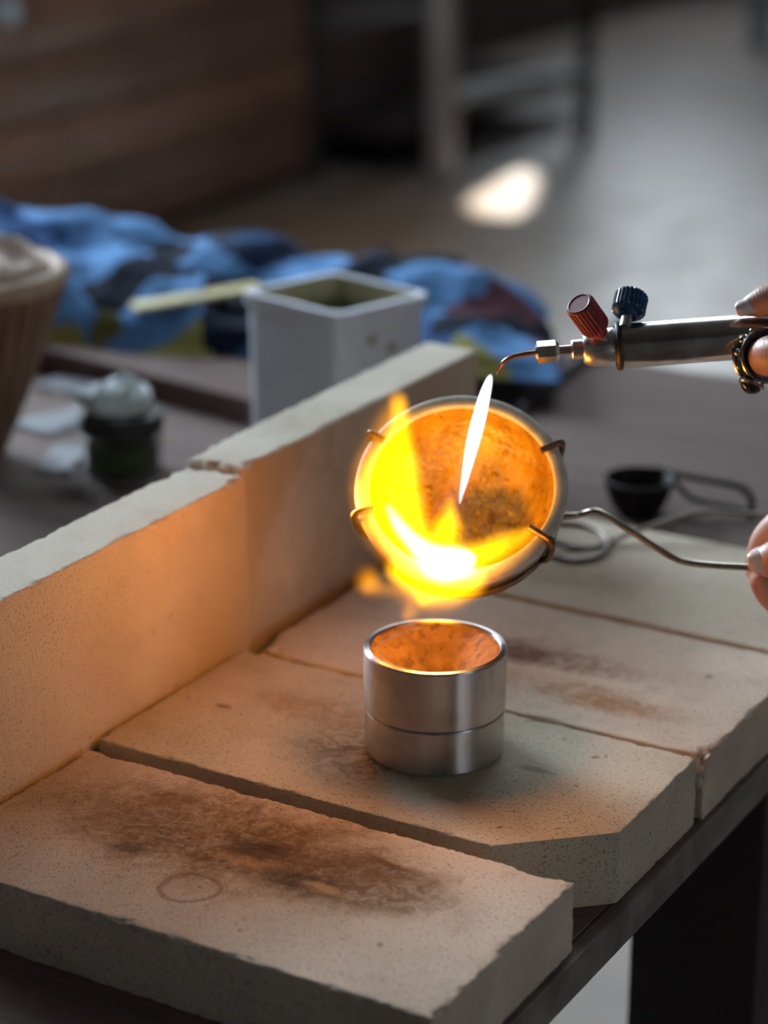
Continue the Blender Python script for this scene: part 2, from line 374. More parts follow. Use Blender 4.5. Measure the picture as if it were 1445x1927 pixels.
# ------------------------------------------------------------------ fire bricks
def brick(name, L, Wd, T, mat, seed, r0=0.0010, chip=0.0035, cham=None, soft=None, st=0.0016, jag=0.0016):
    def steps(h, st):
        n = max(4, int(round(2 * h / st))); a = [-h + 2 * h * i / n for i in range(n + 1)]
        e = [-h + 0.00035, -h + 0.0009]; e2 = [h - 0.00035, h - 0.0009]
        return sorted(set(round(x, 7) for x in a + e + e2))
    hx, hy, hz = L / 2, Wd / 2, T / 2
    X, Y, Z = steps(hx, st), steps(hy, st), steps(hz, 0.0018)
    vs = []; idx = {}; fs = []
    def vid(p):
        k = (round(p[0], 6), round(p[1], 6), round(p[2], 6))
        if k not in idx: idx[k] = len(vs); vs.append(Vector(p))
        return idx[k]
    def face(A, B, fn, flip):
        for i in range(len(A) - 1):
            for j in range(len(B) - 1):
                q = [vid(fn(A[i], B[j])), vid(fn(A[i + 1], B[j])), vid(fn(A[i + 1], B[j + 1])), vid(fn(A[i], B[j + 1]))]
                fs.append(q[::-1] if flip else q)
    face(X, Y, lambda a, b: (a, b, hz), False); face(X, Y, lambda a, b: (a, b, -hz), True)
    face(X, Z, lambda a, b: (a, -hy, b), False); face(X, Z, lambda a, b: (a, hy, b), True)
    face(Y, Z, lambda a, b: (hx, a, b), False); face(Y, Z, lambda a, b: (-hx, a, b), True)
    sd = Vector((seed * 3.1, seed * 1.7, seed))
    lim = min(hx, hy, hz) * 0.8
    out = []
    for p in vs:
        ex = hx - abs(p.x); ey = hy - abs(p.y); ez = hz - abs(p.z)
        near = sorted((ex, ey, ez))[1]
        if near < 0.014:
            n1 = mnoise.noise(p * 55 + sd); n2 = mnoise.noise(p * 210 + sd); n3 = mnoise.noise(p * 430 + sd)
            r = r0 * (0.8 + 0.9 * n2) + chip * max(0.0, n1 - 0.12) * 1.6 + chip * 0.5 * max(0.0, n2 - 0.1) + jag * max(0.0, n3)
            r *= 0.55 if p.z < 0 else 1.0
            if soft:
                for (c, rad, amt) in soft:
                    dd = (p - Vector(c)).length / rad
                    if dd < 1: r += amt * (1 - dd * dd) * (0.7 + 0.8 * n2)
            r = max(0.0003, min(lim, r))
            q = Vector((max(-(hx - r), min(hx - r, p.x)), max(-(hy - r), min(hy - r, p.y)), max(-(hz - r), min(hz - r, p.z))))
            d = p - q
            if d.length > 1e-9: p = q + d.normalized() * r
        if cham:
            for (n, c) in cham:
                n = Vector(n).normalized(); e = p.dot(n) - c
                if e > 0: p = p - n * e
        out.append(p)
    me = bpy.data.meshes.new(name); me.from_pydata([tuple(p + Vector((0, 0, hz))) for p in out], [], fs)
    me.polygons.foreach_set('use_smooth', [True] * len(fs)); me.set_sharp_from_angle(angle=R(50)); me.materials.append(mat)
    o = bpy.data.objects.new(name, me); col.objects.link(o); return o
BEIGE = (0.56, 0.48, 0.39); BEIGE_D = (0.43, 0.355, 0.28)
SCORCH = (0.12, 0.056, 0.016); RUST = (0.27, 0.145, 0.048); BLK = (0.04, 0.022, 0.014)
GRP = 'fire bricks laid flat on the table'
def put(o, u, v, z, rz=0.0): o.location = W(u, v, z); o.rotation_euler = (0, 0, ANG + R(rz))
def uv_of(px, py, z=0.0):
    d = on(px, py, z) - Vector((MX, MY, 0)); return d.x * UX + d.y * UY, d.x * VX + d.y * VY
def stains_shade_for(cu, cv, lst):
    out = []
    for (px, py, ru, rv, c, a, rag) in lst:
        u, v = uv_of(px, py); out.append((u - cu, v - cv, ru, rv, c, a, rag))
    return out
# front brick
c1 = (-0.0127, -0.129)
s1 = stains_shade_for(*c1, [(400, 1570, 0.125, 0.062, RUST, 0.85, 0.05), (430, 1575, 0.11, 0.050, SCORCH, 0.80, 0.06), (640, 1650, 0.075, 0.032, SCORCH, 0.85, 0.05),
                      (720, 1640, 0.03, 0.012, SCORCH, 0.8, 0.03), (355, 1671, 0.0125, 0.0125, RINGC, 0.5, 0.009), (570, 1660, 0.022, 0.013, BLK, 0.95, 0.016), (480, 1600, 0.02, 0.009, BLK, 0.6, 0.02), (730, 1625, 0.02, 0.004, SCORCH, 0.9, 0.016), (690, 1700, 0.03, 0.005, SCORCH, 0.6, 0.02), (500, 1590, 0.022, 0.007, BLK, 0.6, 0.02),
                      (240, 1595, 0.012, 0.006, BLK, 0.6, 0.01), (330, 1500, 0.03, 0.006, SCORCH, 0.6, 0.02), (480, 1525, 0.004, 0.012, SCORCH, 0.6, 0.004),
                      (470, 1620, 0.022, 0.006, (0.46, 0.27, 0.13), 0.75, 0.02), (605, 1672, 0.014, 0.005, (0.46, 0.27, 0.13), 0.75, 0.014)])
b1 = brick('fire_brick', 0.2295, 0.110, 0.030, refractory('brick_front', BEIGE, BEIGE_D, s1, 0.3), 1.0, chip=0.0034, st=0.0011, jag=0.0042)
put(b1, c1[0], c1[1], TABLE); tag(b1, 'front fire brick, heavily scorched brown, nearest the camera', 'fire brick', GRP)
# second brick carries the mould; its front right corner is cut off
c2 = (-0.0135, -0.0105)
pa = Vector((0.062 - c2[0], -0.0668 - c2[1], 0)); pb = Vector((0.1011 - c2[0], -0.0311 - c2[1], 0)); dd = (pb - pa); nn = Vector((dd.y, -dd.x, 0)).normalized()
s2 = stains_shade_for(*c2, [(700, 1425, 0.052, 0.044, (0.115, 0.08, 0.045), 0.85, 0.02), (590, 1340, 0.05, 0.018, RUST, 0.6, 0.03), (1010, 1455, 0.012, 0.004, BLK, 0.45, 0.006),  # first entry paints the mould's shadow, with some soot, into the brick colour
                      (420, 1335, 0.006, 0.003, SCORCH, 0.7, 0.003), (1083, 1485, 0.0016, 0.0008, (0.0, 0.12, 0.01), 1.0, 0.0006), (930, 1480, 0.04, 0.03, (0.36, 0.34, 0.25), 0.5, 0.03)])
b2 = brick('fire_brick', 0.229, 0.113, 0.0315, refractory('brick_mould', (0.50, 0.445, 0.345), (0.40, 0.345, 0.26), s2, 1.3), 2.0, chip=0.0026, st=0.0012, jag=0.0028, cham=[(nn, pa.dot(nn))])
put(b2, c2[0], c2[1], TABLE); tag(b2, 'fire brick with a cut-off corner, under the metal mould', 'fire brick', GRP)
c3 = (-0.0115, 0.1095)
s3 = stains_shade_for(*c3, [(1040, 1235, 0.06, 0.022, (0.16, 0.072, 0.04), 0.85, 0.035), (1110, 1310, 0.06, 0.018, RUST, 0.7, 0.03), (1160, 1330, 0.03, 0.012, (0.30, 0.14, 0.05), 0.6, 0.02),
                      (980, 1230, 0.02, 0.014, (0.11, 0.045, 0.035), 0.7, 0.02)])
b3 = brick('fire_brick', 0.2275, 0.1165, 0.030, refractory('brick_third', BEIGE, BEIGE_D, s3, 2.1, 0.8), 3.0, chip=0.004,
           soft=[((-0.1137, -0.058, 0.015), 0.02, 0.010), ((0.1137, -0.058, 0.015), 0.016, 0.006)])
put(b3, c3[0], c3[1], TABLE); tag(b3, 'fire brick behind the mould with a reddish burn stain', 'fire brick', GRP)
c4 = (0.002, 0.2325)
s4 = stains_shade_for(*c4, [(1060, 1085, 0.05, 0.02, (0.26, 0.19, 0.12), 0.5, 0.03)])
b4 = brick('fire_brick', 0.2285, 0.120, 0.030, refractory('brick_rear', (0.48, 0.42, 0.33), BEIGE_D, s4, 3.2, 0.9), 4.0, chip=0.0028)
put(b4, c4[0], c4[1], TABLE, -0.4); tag(b4, 'rearmost flat fire brick, under the looped wire tool', 'fire brick', GRP)
WALLB = (0.58, 0.52, 0.43); WALLD = (0.50, 0.435, 0.35)
GW = 'fire bricks standing on edge as a back wall'
w1 = brick('fire_brick', 0.0315, 0.230, 0.1135, refractory('brick_wall_a', WALLB, WALLD, [], 4.4, 0.5, 0.35), 5.0, chip=0.003,
           soft=[((0.0157, 0.115, 0.057), 0.02, 0.003), ((-0.0157, 0.115, 0.057), 0.03, 0.006)])
put(w1, -0.147, -0.058, TABLE); tag(w1, 'upright fire brick of the back wall, nearer one at left', 'fire brick', GW)
w2 = brick('fire_brick', 0.0315, 0.232, 0.1145, refractory('brick_wall_b', WALLB, WALLD, [(0.01, -0.03, 0.05, 0.05, (0.30, 0.24, 0.17), 0.5, 0.04)], 5.7, 0.7, 0.35), 6.0, chip=0.003,
           soft=[((0.0157, -0.115, 0.057), 0.03, 0.005), ((-0.0157, -0.115, 0.057), 0.03, 0.006)])
put(w2, -0.1525, 0.1765, TABLE); tag(w2, 'upright fire brick of the back wall, farther one behind the crucible', 'fire brick', GW)

# ------------------------------------------------------------------ casting mould
B2 = 0.0015                                           # top of the second brick
def alu():
    t = NT('turned_aluminium'); v = t.scaled(1, 1, 700); nz = t.noise(4.0, 3, vec=v); n2 = t.noise(60, 4)
    t.set(t.mix(t.ramp(n2.outputs[0], 0.4, 0.75), (0.56, 0.545, 0.535), (0.40, 0.385, 0.37)), t.ramp(nz.outputs[0], 0.3, 0.7, 0.30, 0.34), 1.0)
    t.b.inputs['Anisotropic'].default_value = 0.9; t.b.inputs['Anisotropic Rotation'].default_value = 0.25
    tg = t.n('ShaderNodeTangent', direction_type='RADIAL', axis='Z'); t.t.links.new(tg.outputs[0], t.b.inputs['Tangent'])
    return t.m
alum = alu()
mo = empty('casting_mould', (MX, MY, B2), 0); tag(mo, 'two-part aluminium ring mould packed with casting sand under the flame', 'mould')
m = MB(); m.lathe([(0.0265, 0.0), (0.0286, 0.0), (0.0295, 0.0009), (0.0295, 0.0189), (0.0291, 0.0196), (0.0265, 0.0196)], 96, closed=True); m.build('lower_ring', alum, mo, sharp=12)
m = MB(); m.lathe([(0.0270, 0.0200), (0.0293, 0.0200), (0.0299, 0.0206), (0.0301, 0.0456), (0.0297, 0.0464), (0.0277, 0.0466), (0.0272, 0.0460)], 96, closed=True); m.build('upper_ring', alum, mo, sharp=12)
def sand():
    t = NT('casting_sand'); a = t.noise(110, 5); b = t.noise(900, 3); c = t.noise(230, 4)
    k = t.mix(t.ramp(a.outputs[0], 0.35, 0.65), (0.135, 0.085, 0.032), (0.09, 0.053, 0.02))
    k = t.mix(t.ramp(c.outputs[0], 0.55, 0.63, 0, 0.85), k, (0.07, 0.035, 0.02))
    k = t.mix(t.ramp(b.outputs[0], 0.62, 0.7, 0, 0.7), k, (0.05, 0.03, 0.02))
    t.set(k, 0.9); t.bump(b.outputs[0], 0.6, 0.0005); return t.m
m = MB(); vs = []; fs = []; NR, NA = 40, 120
for i in range(NR + 1):
    r = 0.0274 * (i / NR)
    for k in range(NA):
        a = 2 * math.pi * k / NA; x, y = r * math.cos(a), r * math.sin(a)
        dx, dy = x - 0.002, y + 0.001
        rr = math.hypot(dx, dy) * (1 + 0.08 * math.sin(3 * a + 1))
        f = min(1.0, max(0.0, rr / 0.0255))
        z = 0.0448 - 0.019 * (1 - f) ** 1.15 + 0.0009 * mnoise.noise(Vector((x * 260, y * 260, 3))) + 0.0005 * mnoise.noise(Vector((x * 800, y * 800, 1)))
        if rr < 0.004: z -= 0.006 * (1 - rr / 0.004)
        vs.append((x, y, z))
for i in range(NR):
    for k in range(NA):
        l = (k + 1) % NA; fs.append((i * NA + k, (i + 1) * NA + k, (i + 1) * NA + l, i * NA + l))
m.add(vs, fs); b = len(m.v); m.lathe([(0.0274, 0.0448), (0.0266, 0.021), (0.0262, 0.001), (0.0001, 0.001)], NA); m.build('sand_filling', sand(), mo, sharp=0)['label'] = 'orange brown sand with a funnel pressed into it'

# ------------------------------------------------------------------ crucible
CC = at(868, 915, 0.937)
nrm = Vector((-0.06, -math.cos(R(48.5)), math.sin(R(48.5)))).normalized()
ex = Vector((1, 0, 0)); ex = (ex - nrm * ex.dot(nrm)).normalized(); ey = nrm.cross(ex)
MC = Matrix(((ex.x, ey.x, nrm.x, CC.x), (ex.y, ey.y, nrm.y, CC.y), (ex.z, ey.z, nrm.z, CC.z), (0, 0, 0, 1)))
def dish_pt(px, py, off):                             # where a sight line meets the rim plane lifted by off
    r = ray(px, py); k = (CC + nrm * off - CAM).dot(nrm) / r.dot(nrm); return CAM + r * k
cru = bpy.data.objects.new('crucible', None); col.objects.link(cru); cru.matrix_world = MC; cru.empty_display_size = 0.02
tag(cru, 'round ceramic crucible dish tilted for pouring, glowing orange inside', 'crucible')
def cer():
    t = NT('crucible_ceramic'); a = t.noise(120, 4); b = t.noise(700, 3)
    c = t.mix(t.ramp(a.outputs[0], 0.35, 0.7), (0.56, 0.55, 0.45), (0.42, 0.41, 0.33)); c = t.mix(t.ramp(b.outputs[0], 0.66, 0.72, 0, 0.6), c, (0.15, 0.12, 0.09))
    z = t.n('ShaderNodeSeparateXYZ'); t.t.links.new(t.obj, z.inputs[0])
    hh = t.math('ADD', z.outputs[2], t.math('MULTIPLY', a.outputs[0], 0.008))
    c = t.mix(t.ramp(hh, 0.0, -0.006), c, (0.13, 0.075, 0.045))
    t.set(c, 0.6); t.bump(b.outputs[0], 0.25, 0.0004); return t.m
def glaze():
    t = NT('borax_glaze'); a = t.noise(60, 5); b = t.noise(190, 4); v = t.voro(170); g = t.noise(420, 3)
    c = t.mix(t.ramp(a.outputs[0], 0.35, 0.65), (0.42, 0.225, 0.018), (0.25, 0.125, 0.010))
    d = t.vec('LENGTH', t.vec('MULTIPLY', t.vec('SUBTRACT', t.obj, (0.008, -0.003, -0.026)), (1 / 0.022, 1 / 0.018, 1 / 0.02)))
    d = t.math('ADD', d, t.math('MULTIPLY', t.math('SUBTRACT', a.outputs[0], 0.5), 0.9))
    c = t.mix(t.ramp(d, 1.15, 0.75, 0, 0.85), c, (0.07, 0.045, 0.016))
    c = t.mix(t.ramp(b.outputs[0], 0.62, 0.7, 0, 0.6), c, (0.07, 0.03, 0.01))
    t.set(c, 0.14); h = t.math('ADD', t.math('MULTIPLY', b.outputs[0], 1.0), t.math('MULTIPLY', t.ramp(v.outputs[0], 0.3, 0.05), 0.35))
    t.bump(t.math('ADD', h, t.math('MULTIPLY', g.outputs[0], 0.25)), 0.75, 0.0022); return t.m
m = MB(); m.lathe([(0.0, -0.0335), (0.018, -0.0335), (0.029, -0.0315), (0.0385, -0.0235), (0.0437, -0.012), (0.0455, -0.0018), (0.0452, -0.0004), (0.0445, 0.0003), (0.0405, 0.0005), (0.0396, -0.0002), (0.0392, -0.0012)], 96)
m.build('shell', cer(), cru, sharp=60)
m = MB(); prof = [(0.0392, -0.0012), (0.0388, -0.004), (0.0375, -0.010), (0.0325, -0.018), (0.0265, -0.0235), (0.019, -0.0265), (0.010, -0.0276), (0.0001, -0.028)]
pp = [Vector((r, 0, h)) for r, h in prof]; pp = [(p.x, p.z) for p in spline(pp, 5)]
m.lathe(pp, 128)
for i, v in enumerate(m.v):
    rr = math.hypot(v.x, v.y)
    if rr < 0.0389: m.v[i] = v + Vector((0, 0, 1)) * (0.0011 * mnoise.noise(v * 150) + 0.0006 * mnoise.noise(v * 420))
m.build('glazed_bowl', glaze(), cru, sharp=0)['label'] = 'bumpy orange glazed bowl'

# wire holder gripping it (whip) with a long handle
iron = simple('heat_browned_wire', (0.19, 0.12, 0.075), 0.42, 0.8, scale=150, c2=(0.09, 0.06, 0.045), bump=0.3, bscale=700)
hold = bpy.data.objects.new('crucible_holder', None); col.objects.link(hold); hold.location = MC @ Vector((0, 0, -0.036)); hold.empty_display_size = 0.02
tag(hold, 'browned wire holder with four claws gripping the tilted crucible', 'holder')
ho = hold.location.copy()
ringpts = [MC @ Vector((0.0405 * math.cos(a), 0.0405 * math.sin(a), -0.0225)) for a in (2 * math.pi * k / 48 for k in range(48))]
m = MB(); m.tube(ringpts, 0.0017, 10, closed=True); m.build('support_ring', iron, hold, ho)
claws = []
for (px, py, inn) in ((716, 826, 0.0050), (1040, 840, 0.0075), (690, 962, 0.006), (1010, 1002, 0.009)):
    q = MC.inverted() @ dish_pt(px, py, 0.0015); a = math.atan2(q.y, q.x); ca, sa = math.cos(a), math.sin(a)
    pr = [(0.0405, -0.0225), (0.0445, -0.017), (0.0468, -0.008), (0.0474, -0.001), (0.0468, 0.0018), (0.0448, 0.0027), (0.0448 - inn, 0.0022)]
    pts = [MC @ Vector((r * ca, r * sa, h)) for r, h in [(p.x, p.z) for p in spline([Vector((r, 0, h)) for r, h in pr], 5)]]
    m = MB(); m.tube(pts, 0.00155, 10); m.build('claw', iron, hold, ho); claws.append(a)
steel_w = simple('polished_wire', (0.62, 0.59, 0.51), 0.3, 1.0, scale=60, c2=(0.30, 0.24, 0.19))
q0 = MC @ Vector((0.0405, -0.004, -0.0225)); q1 = MC @ Vector((0.0375, 0.009, -0.0205))
hp = [q0, at(1085, 970, 0.957), at(1118, 962, 0.954), at(1140, 970, 0.951), at(1180, 995, 0.947), at(1225, 1024, 0.942), at(1262, 1047, 0.938), at(1290, 1058, 0.936), at(1340, 1064, 0.934), at(1415, 1068, 0.931), at(1500, 1073, 0.927), at(1620, 1082, 0.922)]
m = MB(); m.tube(spline(hp, 8), 0.00150, 12); m.build('handle_wire', steel_w, hold, ho)['label'] = 'bare bent steel handle wire'

# ------------------------------------------------------------------ looped wire tool on the rear brick
wt = empty('wire_loop_tool', on(1085, 1042, 0), 0); tag(wt, 'grey wire tool with round loops lying on the rear fire brick', 'wire tool')
wm = simple('dull_grey_wire', (0.22, 0.19, 0.165), 0.4, 0.9, c2=(0.14, 0.115, 0.10)); wo = wt.location.copy()
lp = [on(1040 + 0, 1046, 0.0015), on(1080, 1055, 0.0015), on(1125, 1047, 0.0015), on(1144, 1025, 0.0016), on(1130, 1002, 0.0016), on(1085, 985, 0.0016), on(1035, 985, 0.0016), on(1000, 1000, 0.0016), on(1000, 1030, 0.0015)]
m = MB(); 
L2 = spline(lp + [lp[0]], 8)[:-1]
m.tube(L2, 0.0015, 10, closed=True); m.build('base_loop', wm, wt, wo)
hpts = [on(1000, 1000, 0.0016), at(1030, 1016, 1.135), at(1065, 1027, 1.138), at(1110, 1030, 1.14), at(1150, 1020, 1.145), at(1185, 1004, 1.15), at(1240, 985, 1.155), at(1290, 970, 1.16), at(1335, 963, 1.16), at(1390, 966, 1.16), at(1445, 970, 1.155), at(1530, 976, 1.15)]
m = MB(); m.tube(spline(hpts, 8), 0.0015, 10); m.build('handle_wire', wm, wt, wo)
m = MB(); m.tube([hpts[-1], hpts[-1] + (hpts[-1] - hpts[-2]).normalized() * 0.09], 0.007, 16); m.build('wooden_grip', wood('tool_grip', (0.30, 0.17, 0.09), (0.2, 0.11, 0.06)), wt, wo)

# black iron dish with bent wire handle on the table
dp = on(1200, 965, TABLE)
di = empty('iron_dish', dp, 0); tag(di, 'small black iron dish with bent wire handle, behind the bricks', 'dish')
blk = simple('sooty_iron', (0.012, 0.010, 0.010), 0.6, 0.4, bump=0.2); 
m = MB(); m.lathe([(0.0001, 0.0), (0.011, 0.0), (0.016, 0.006), (0.0195, 0.016), (0.0205, 0.0215), (0.0195, 0.022), (0.0183, 0.0205), (0.0150, 0.009), (0.008, 0.005), (0.0001, 0.0045)], 40); m.build('bowl', blk, di)
yw = dp.y
pth = [Vector((dp.x + 0.010, yw + 0.016, TABLE + 0.0215)), at(1290, 896, yw + 0.006), at(1345, 906, yw + 0.0), at(1385, 914, yw - 0.004), at(1408, 928, yw - 0.006), at(1415, 950, yw - 0.007), at(1412, 985, yw - 0.008), at(1416, 1013, yw - 0.006)]
m = MB(); m.tube(spline(pth, 8), 0.0021, 10); m.build('handle_wire', blk, di, dp)
pth = [Vector((dp.x + 0.0195, yw, TABLE + 0.0205)), at(1300, 937, yw - 0.002), at(1350, 950, yw - 0.004), at(1413, 962, yw - 0.007)]
m = MB(); m.tube(spline(pth, 8), 0.0016, 10); m.build('handle_wire', blk, di, dp)

# dark rod lying on the table behind the torch
a, b = on(1110, 662, TABLE + 0.004), on(978, 772, TABLE + 0.004)
rd = empty('steel_rod', (a + b) / 2 - Vector((0, 0, 0.004)), 0); tag(rd, 'dark tapered steel rod lying on the table behind the crucible', 'rod')
m = MB(); m.tube([a, a.lerp(b, 0.45), a.lerp(b, 0.9), b], [0.004, 0.0042, 0.0032, 0.0022], 14); m.build('shaft', simple('dark_steel', (0.10, 0.095, 0.105), 0.35, 0.7), rd, rd.location)
m = MB(); dr = (a - b).normalized(); m.tube([a - dr * 0.002, a + dr * 0.02, a + dr * 0.09, a + dr * 0.10], [0.0045, 0.0062, 0.0062, 0.004], 16); m.build('grip', simple('black_grip', (0.03, 0.03, 0.035), 0.5), rd, rd.location)

# ------------------------------------------------------------------ torch
TY = 0.930
t0 = at(1095, 657, TY); t1 = at(1400, 634, TY)
S = (t1 - t0).length / math.hypot(305, 23)           # metres per pixel on the torch
tx = (t1 - t0).normalized(); ty = Vector((0, 1, 0)); ty = (ty - tx * ty.dot(tx)).normalized(); tz = tx.cross(ty)
TM = Matrix(((tx.x, ty.x, tz.x, t0.x), (tx.y, ty.y, tz.y, t0.y), (tx.z, ty.z, tz.z, t0.z), (0, 0, 0, 1)))
TL = Matrix(((0, 0, 1, 0), (0, 1, 0, 0), (-1, 0, 0, 0), (0, 0, 0, 1)))   # lathe z -> torch x
torch = bpy.data.objects.new('gas_torch', None); col.objects.link(torch); torch.matrix_world = TM; torch.empty_display_size = 0.02
tag(torch, 'chrome gas torch with red and blue knobs held over the crucible', 'torch')
chrome = simple('worn_chrome', (0.66, 0.62, 0.58), 0.20, 1.0, scale=80, c2=(0.42, 0.36, 0.32), bump=0.06, bscale=300)
satin = simple('satin_nickel', (0.68, 0.67, 0.66), 0.30, 1.0, scale=60, c2=(0.55, 0.53, 0.5))
copper = simple('copper_nozzle', (0.60, 0.36, 0.23), 0.3, 1.0, scale=200, c2=(0.35, 0.19, 0.12))
black_r = simple('black_rubber', (0.03, 0.025, 0.022), 0.5)
def tl(name, prof, mat, seg=40, closed=False, parent=None):
    m = MB(); m.lathe([(r * S, x * S) for r, x in prof], seg, M=TL, closed=closed); return m.build(name, mat, parent or torch)
tl('barrel', [(0, 66), (38, 66), (42, 70), (42, 520), (39, 526), (0, 526)], chrome, 64)
tl('rubber_ring', [(38, 64), (43, 63), (46, 66), (46.5, 71), (44, 75), (38, 75)], black_r, 48, True)
vb = tl('valve_body', [(0, 1), (24, 1), (29, 4), (33, 12), (35.5, 22), (36, 62), (34, 66), (0, 66)], satin, 48)
tl('collar', [(0, -20), (17, -20), (19, -18), (19.5, 1), (0, 2)], satin, 40)
tl('neck', [(0, -46), (10, -46), (10, -19), (0, -19)], chrome, 28)
m = MB()
for (x0, x1, r0, r1) in ((-88, -84, 15, 20), (-84, -50, 21, 21), (-50, -43, 20, 15)):
    vs = []; 
    for x, r in ((x0, r0), (x1, r1)):
        for k in range(6):
            a = math.pi / 3 * k + 0.2; vs.append(Vector((x * S, r * S * math.cos(a), r * S * math.sin(a))))
    m.add(vs, [(k, (k + 1) % 6, 6 + (k + 1) % 6, 6 + k) for k in range(6)] + [tuple(range(6)), tuple(range(6, 12))], False)
m.build('hex_nut', chrome, torch)
np_ = [Vector((-86 * S, 0, 0)), Vector((-110 * S, 0, -1.5 * S)), Vector((-132 * S, 0, -5 * S)), Vector((-148 * S, 0, -13 * S)), Vector((-157 * S, 0.001, -27 * S)), Vector((-162 * S, 0.0015, -38 * S))]
m = MB(); sp = spline(np_, 6); m.tube(sp, [S * (5.6 - 2.2 * i / (len(sp) - 1)) for i in range(len(sp))], 14); m.build('nozzle', copper, torch)
def knob(name, base, top, r, mat, lab):
    base = TM.inverted() @ base; top = TM.inverted() @ top; ax = (top - base); Ln = ax.length; q = ax.to_track_quat('Z', 'Y').to_matrix().to_4x4(); M = Matrix.Translation(base) @ q
    m = MB(); seg = 96
    def ring(rr, h, kn): return [M @ Vector(((rr + kn * (1 if (k // 2) % 2 else -1)) * math.cos(2 * math.pi * k / seg), (rr + kn * (1 if (k // 2) % 2 else -1)) * math.sin(2 * math.pi * k / seg), h)) for k in range(seg)]
    kn = r * 0.045
    prof = [(0.0001, 0, 0), (r * .55, 0, 0), (r * .62, Ln * .12, 0), (r * .9, Ln * .2, 0), (r, Ln * .26, kn), (r, Ln * .92, kn), (r * .92, Ln * .98, kn * .3), (r * .8, Ln, 0), (r * .7, Ln * .985, 0), (0.0001, Ln * .985, 0)]
    vs = []; fs = []
    for a in prof: vs += ring(*a)
    for i in range(len(prof) - 1):
        for k in range(seg):
            l = (k + 1) % seg; fs.append((i * seg + k, i * seg + l, (i + 1) * seg + l, (i + 1) * seg + k))
    m.add(vs, fs); o = m.build(name, mat, torch, sharp=25); o['label'] = lab
    st = MB(); st.tube([base - ax.normalized() * 0.006, base + ax.normalized() * 0.003], r * 0.36, 20); st.build('valve_stem', satin, torch); return o
red = simple('worn_red_plastic', (0.27, 0.035, 0.04), 0.42, scale=250, c2=(0.16, 0.02, 0.028)); blue = simple('dark_blue_plastic', (0.02, 0.09, 0.22), 0.3, scale=200, c2=(0.010, 0.035, 0.09))
knob('fuel_knob', at(1130, 628, TY - 0.006), at(1089, 571, TY - 0.014), 27 * S, red, 'red ribbed knob')
knob('oxygen_knob', at(1180, 596, TY + 0.002), at(1189, 556, TY + 0.011), 31 * S, blue, 'dark blue ribbed knob')
# small stamped mark on the valve body
cu = bpy.data.curves.new('stamp', 'FONT'); cu.body = 'P'; cu.size = 15 * S; cu.extrude = 0.00006; cu.align_x = 'CENTER'; cu.align_y = 'CENTER'
to = bpy.data.objects.new('stamp', cu); col.objects.link(to)
dg = bpy.context.evaluated_depsgraph_get(); me = bpy.data.meshes.new_from_object(to.evaluated_get(dg)); bpy.data.objects.remove(to)
mk = bpy.data.objects.new('stamped_mark', me); me.materials.append(simple('stamp_grey', (0.22, 0.21, 0.2), 0.5, 0.6)); col.objects.link(mk); mk.parent = vb
vd = (TM.inverted().to_3x3() @ (CAM - t0)); vd.x = 0; vd.normalize()
zax = vd; xax = Vector((1, 0, 0)); yax = zax.cross(xax)
oP = vd * (36.1 * S) + Vector((28 * S, 0, 0)) + yax * (3 * S)
mk.matrix_local = Matrix(((xax.x, yax.x, zax.x, oP.x), (xax.y, yax.y, zax.y, oP.y), (xax.z, yax.z, zax.z, oP.z), (0, 0, 0, 1)))
m = MB(); w = 9 * S; 
for (a, b, c, d) in ((-w, -w, w, -w * .86), (-w, w * .86, w, w), (-w, -w, -w * .86, w), (w * .86, -w, w, w)): m.box((a, b, -0.00005), (c, d, 0.00006))
mk2 = m.build('stamp_border', me.materials[0], mk)

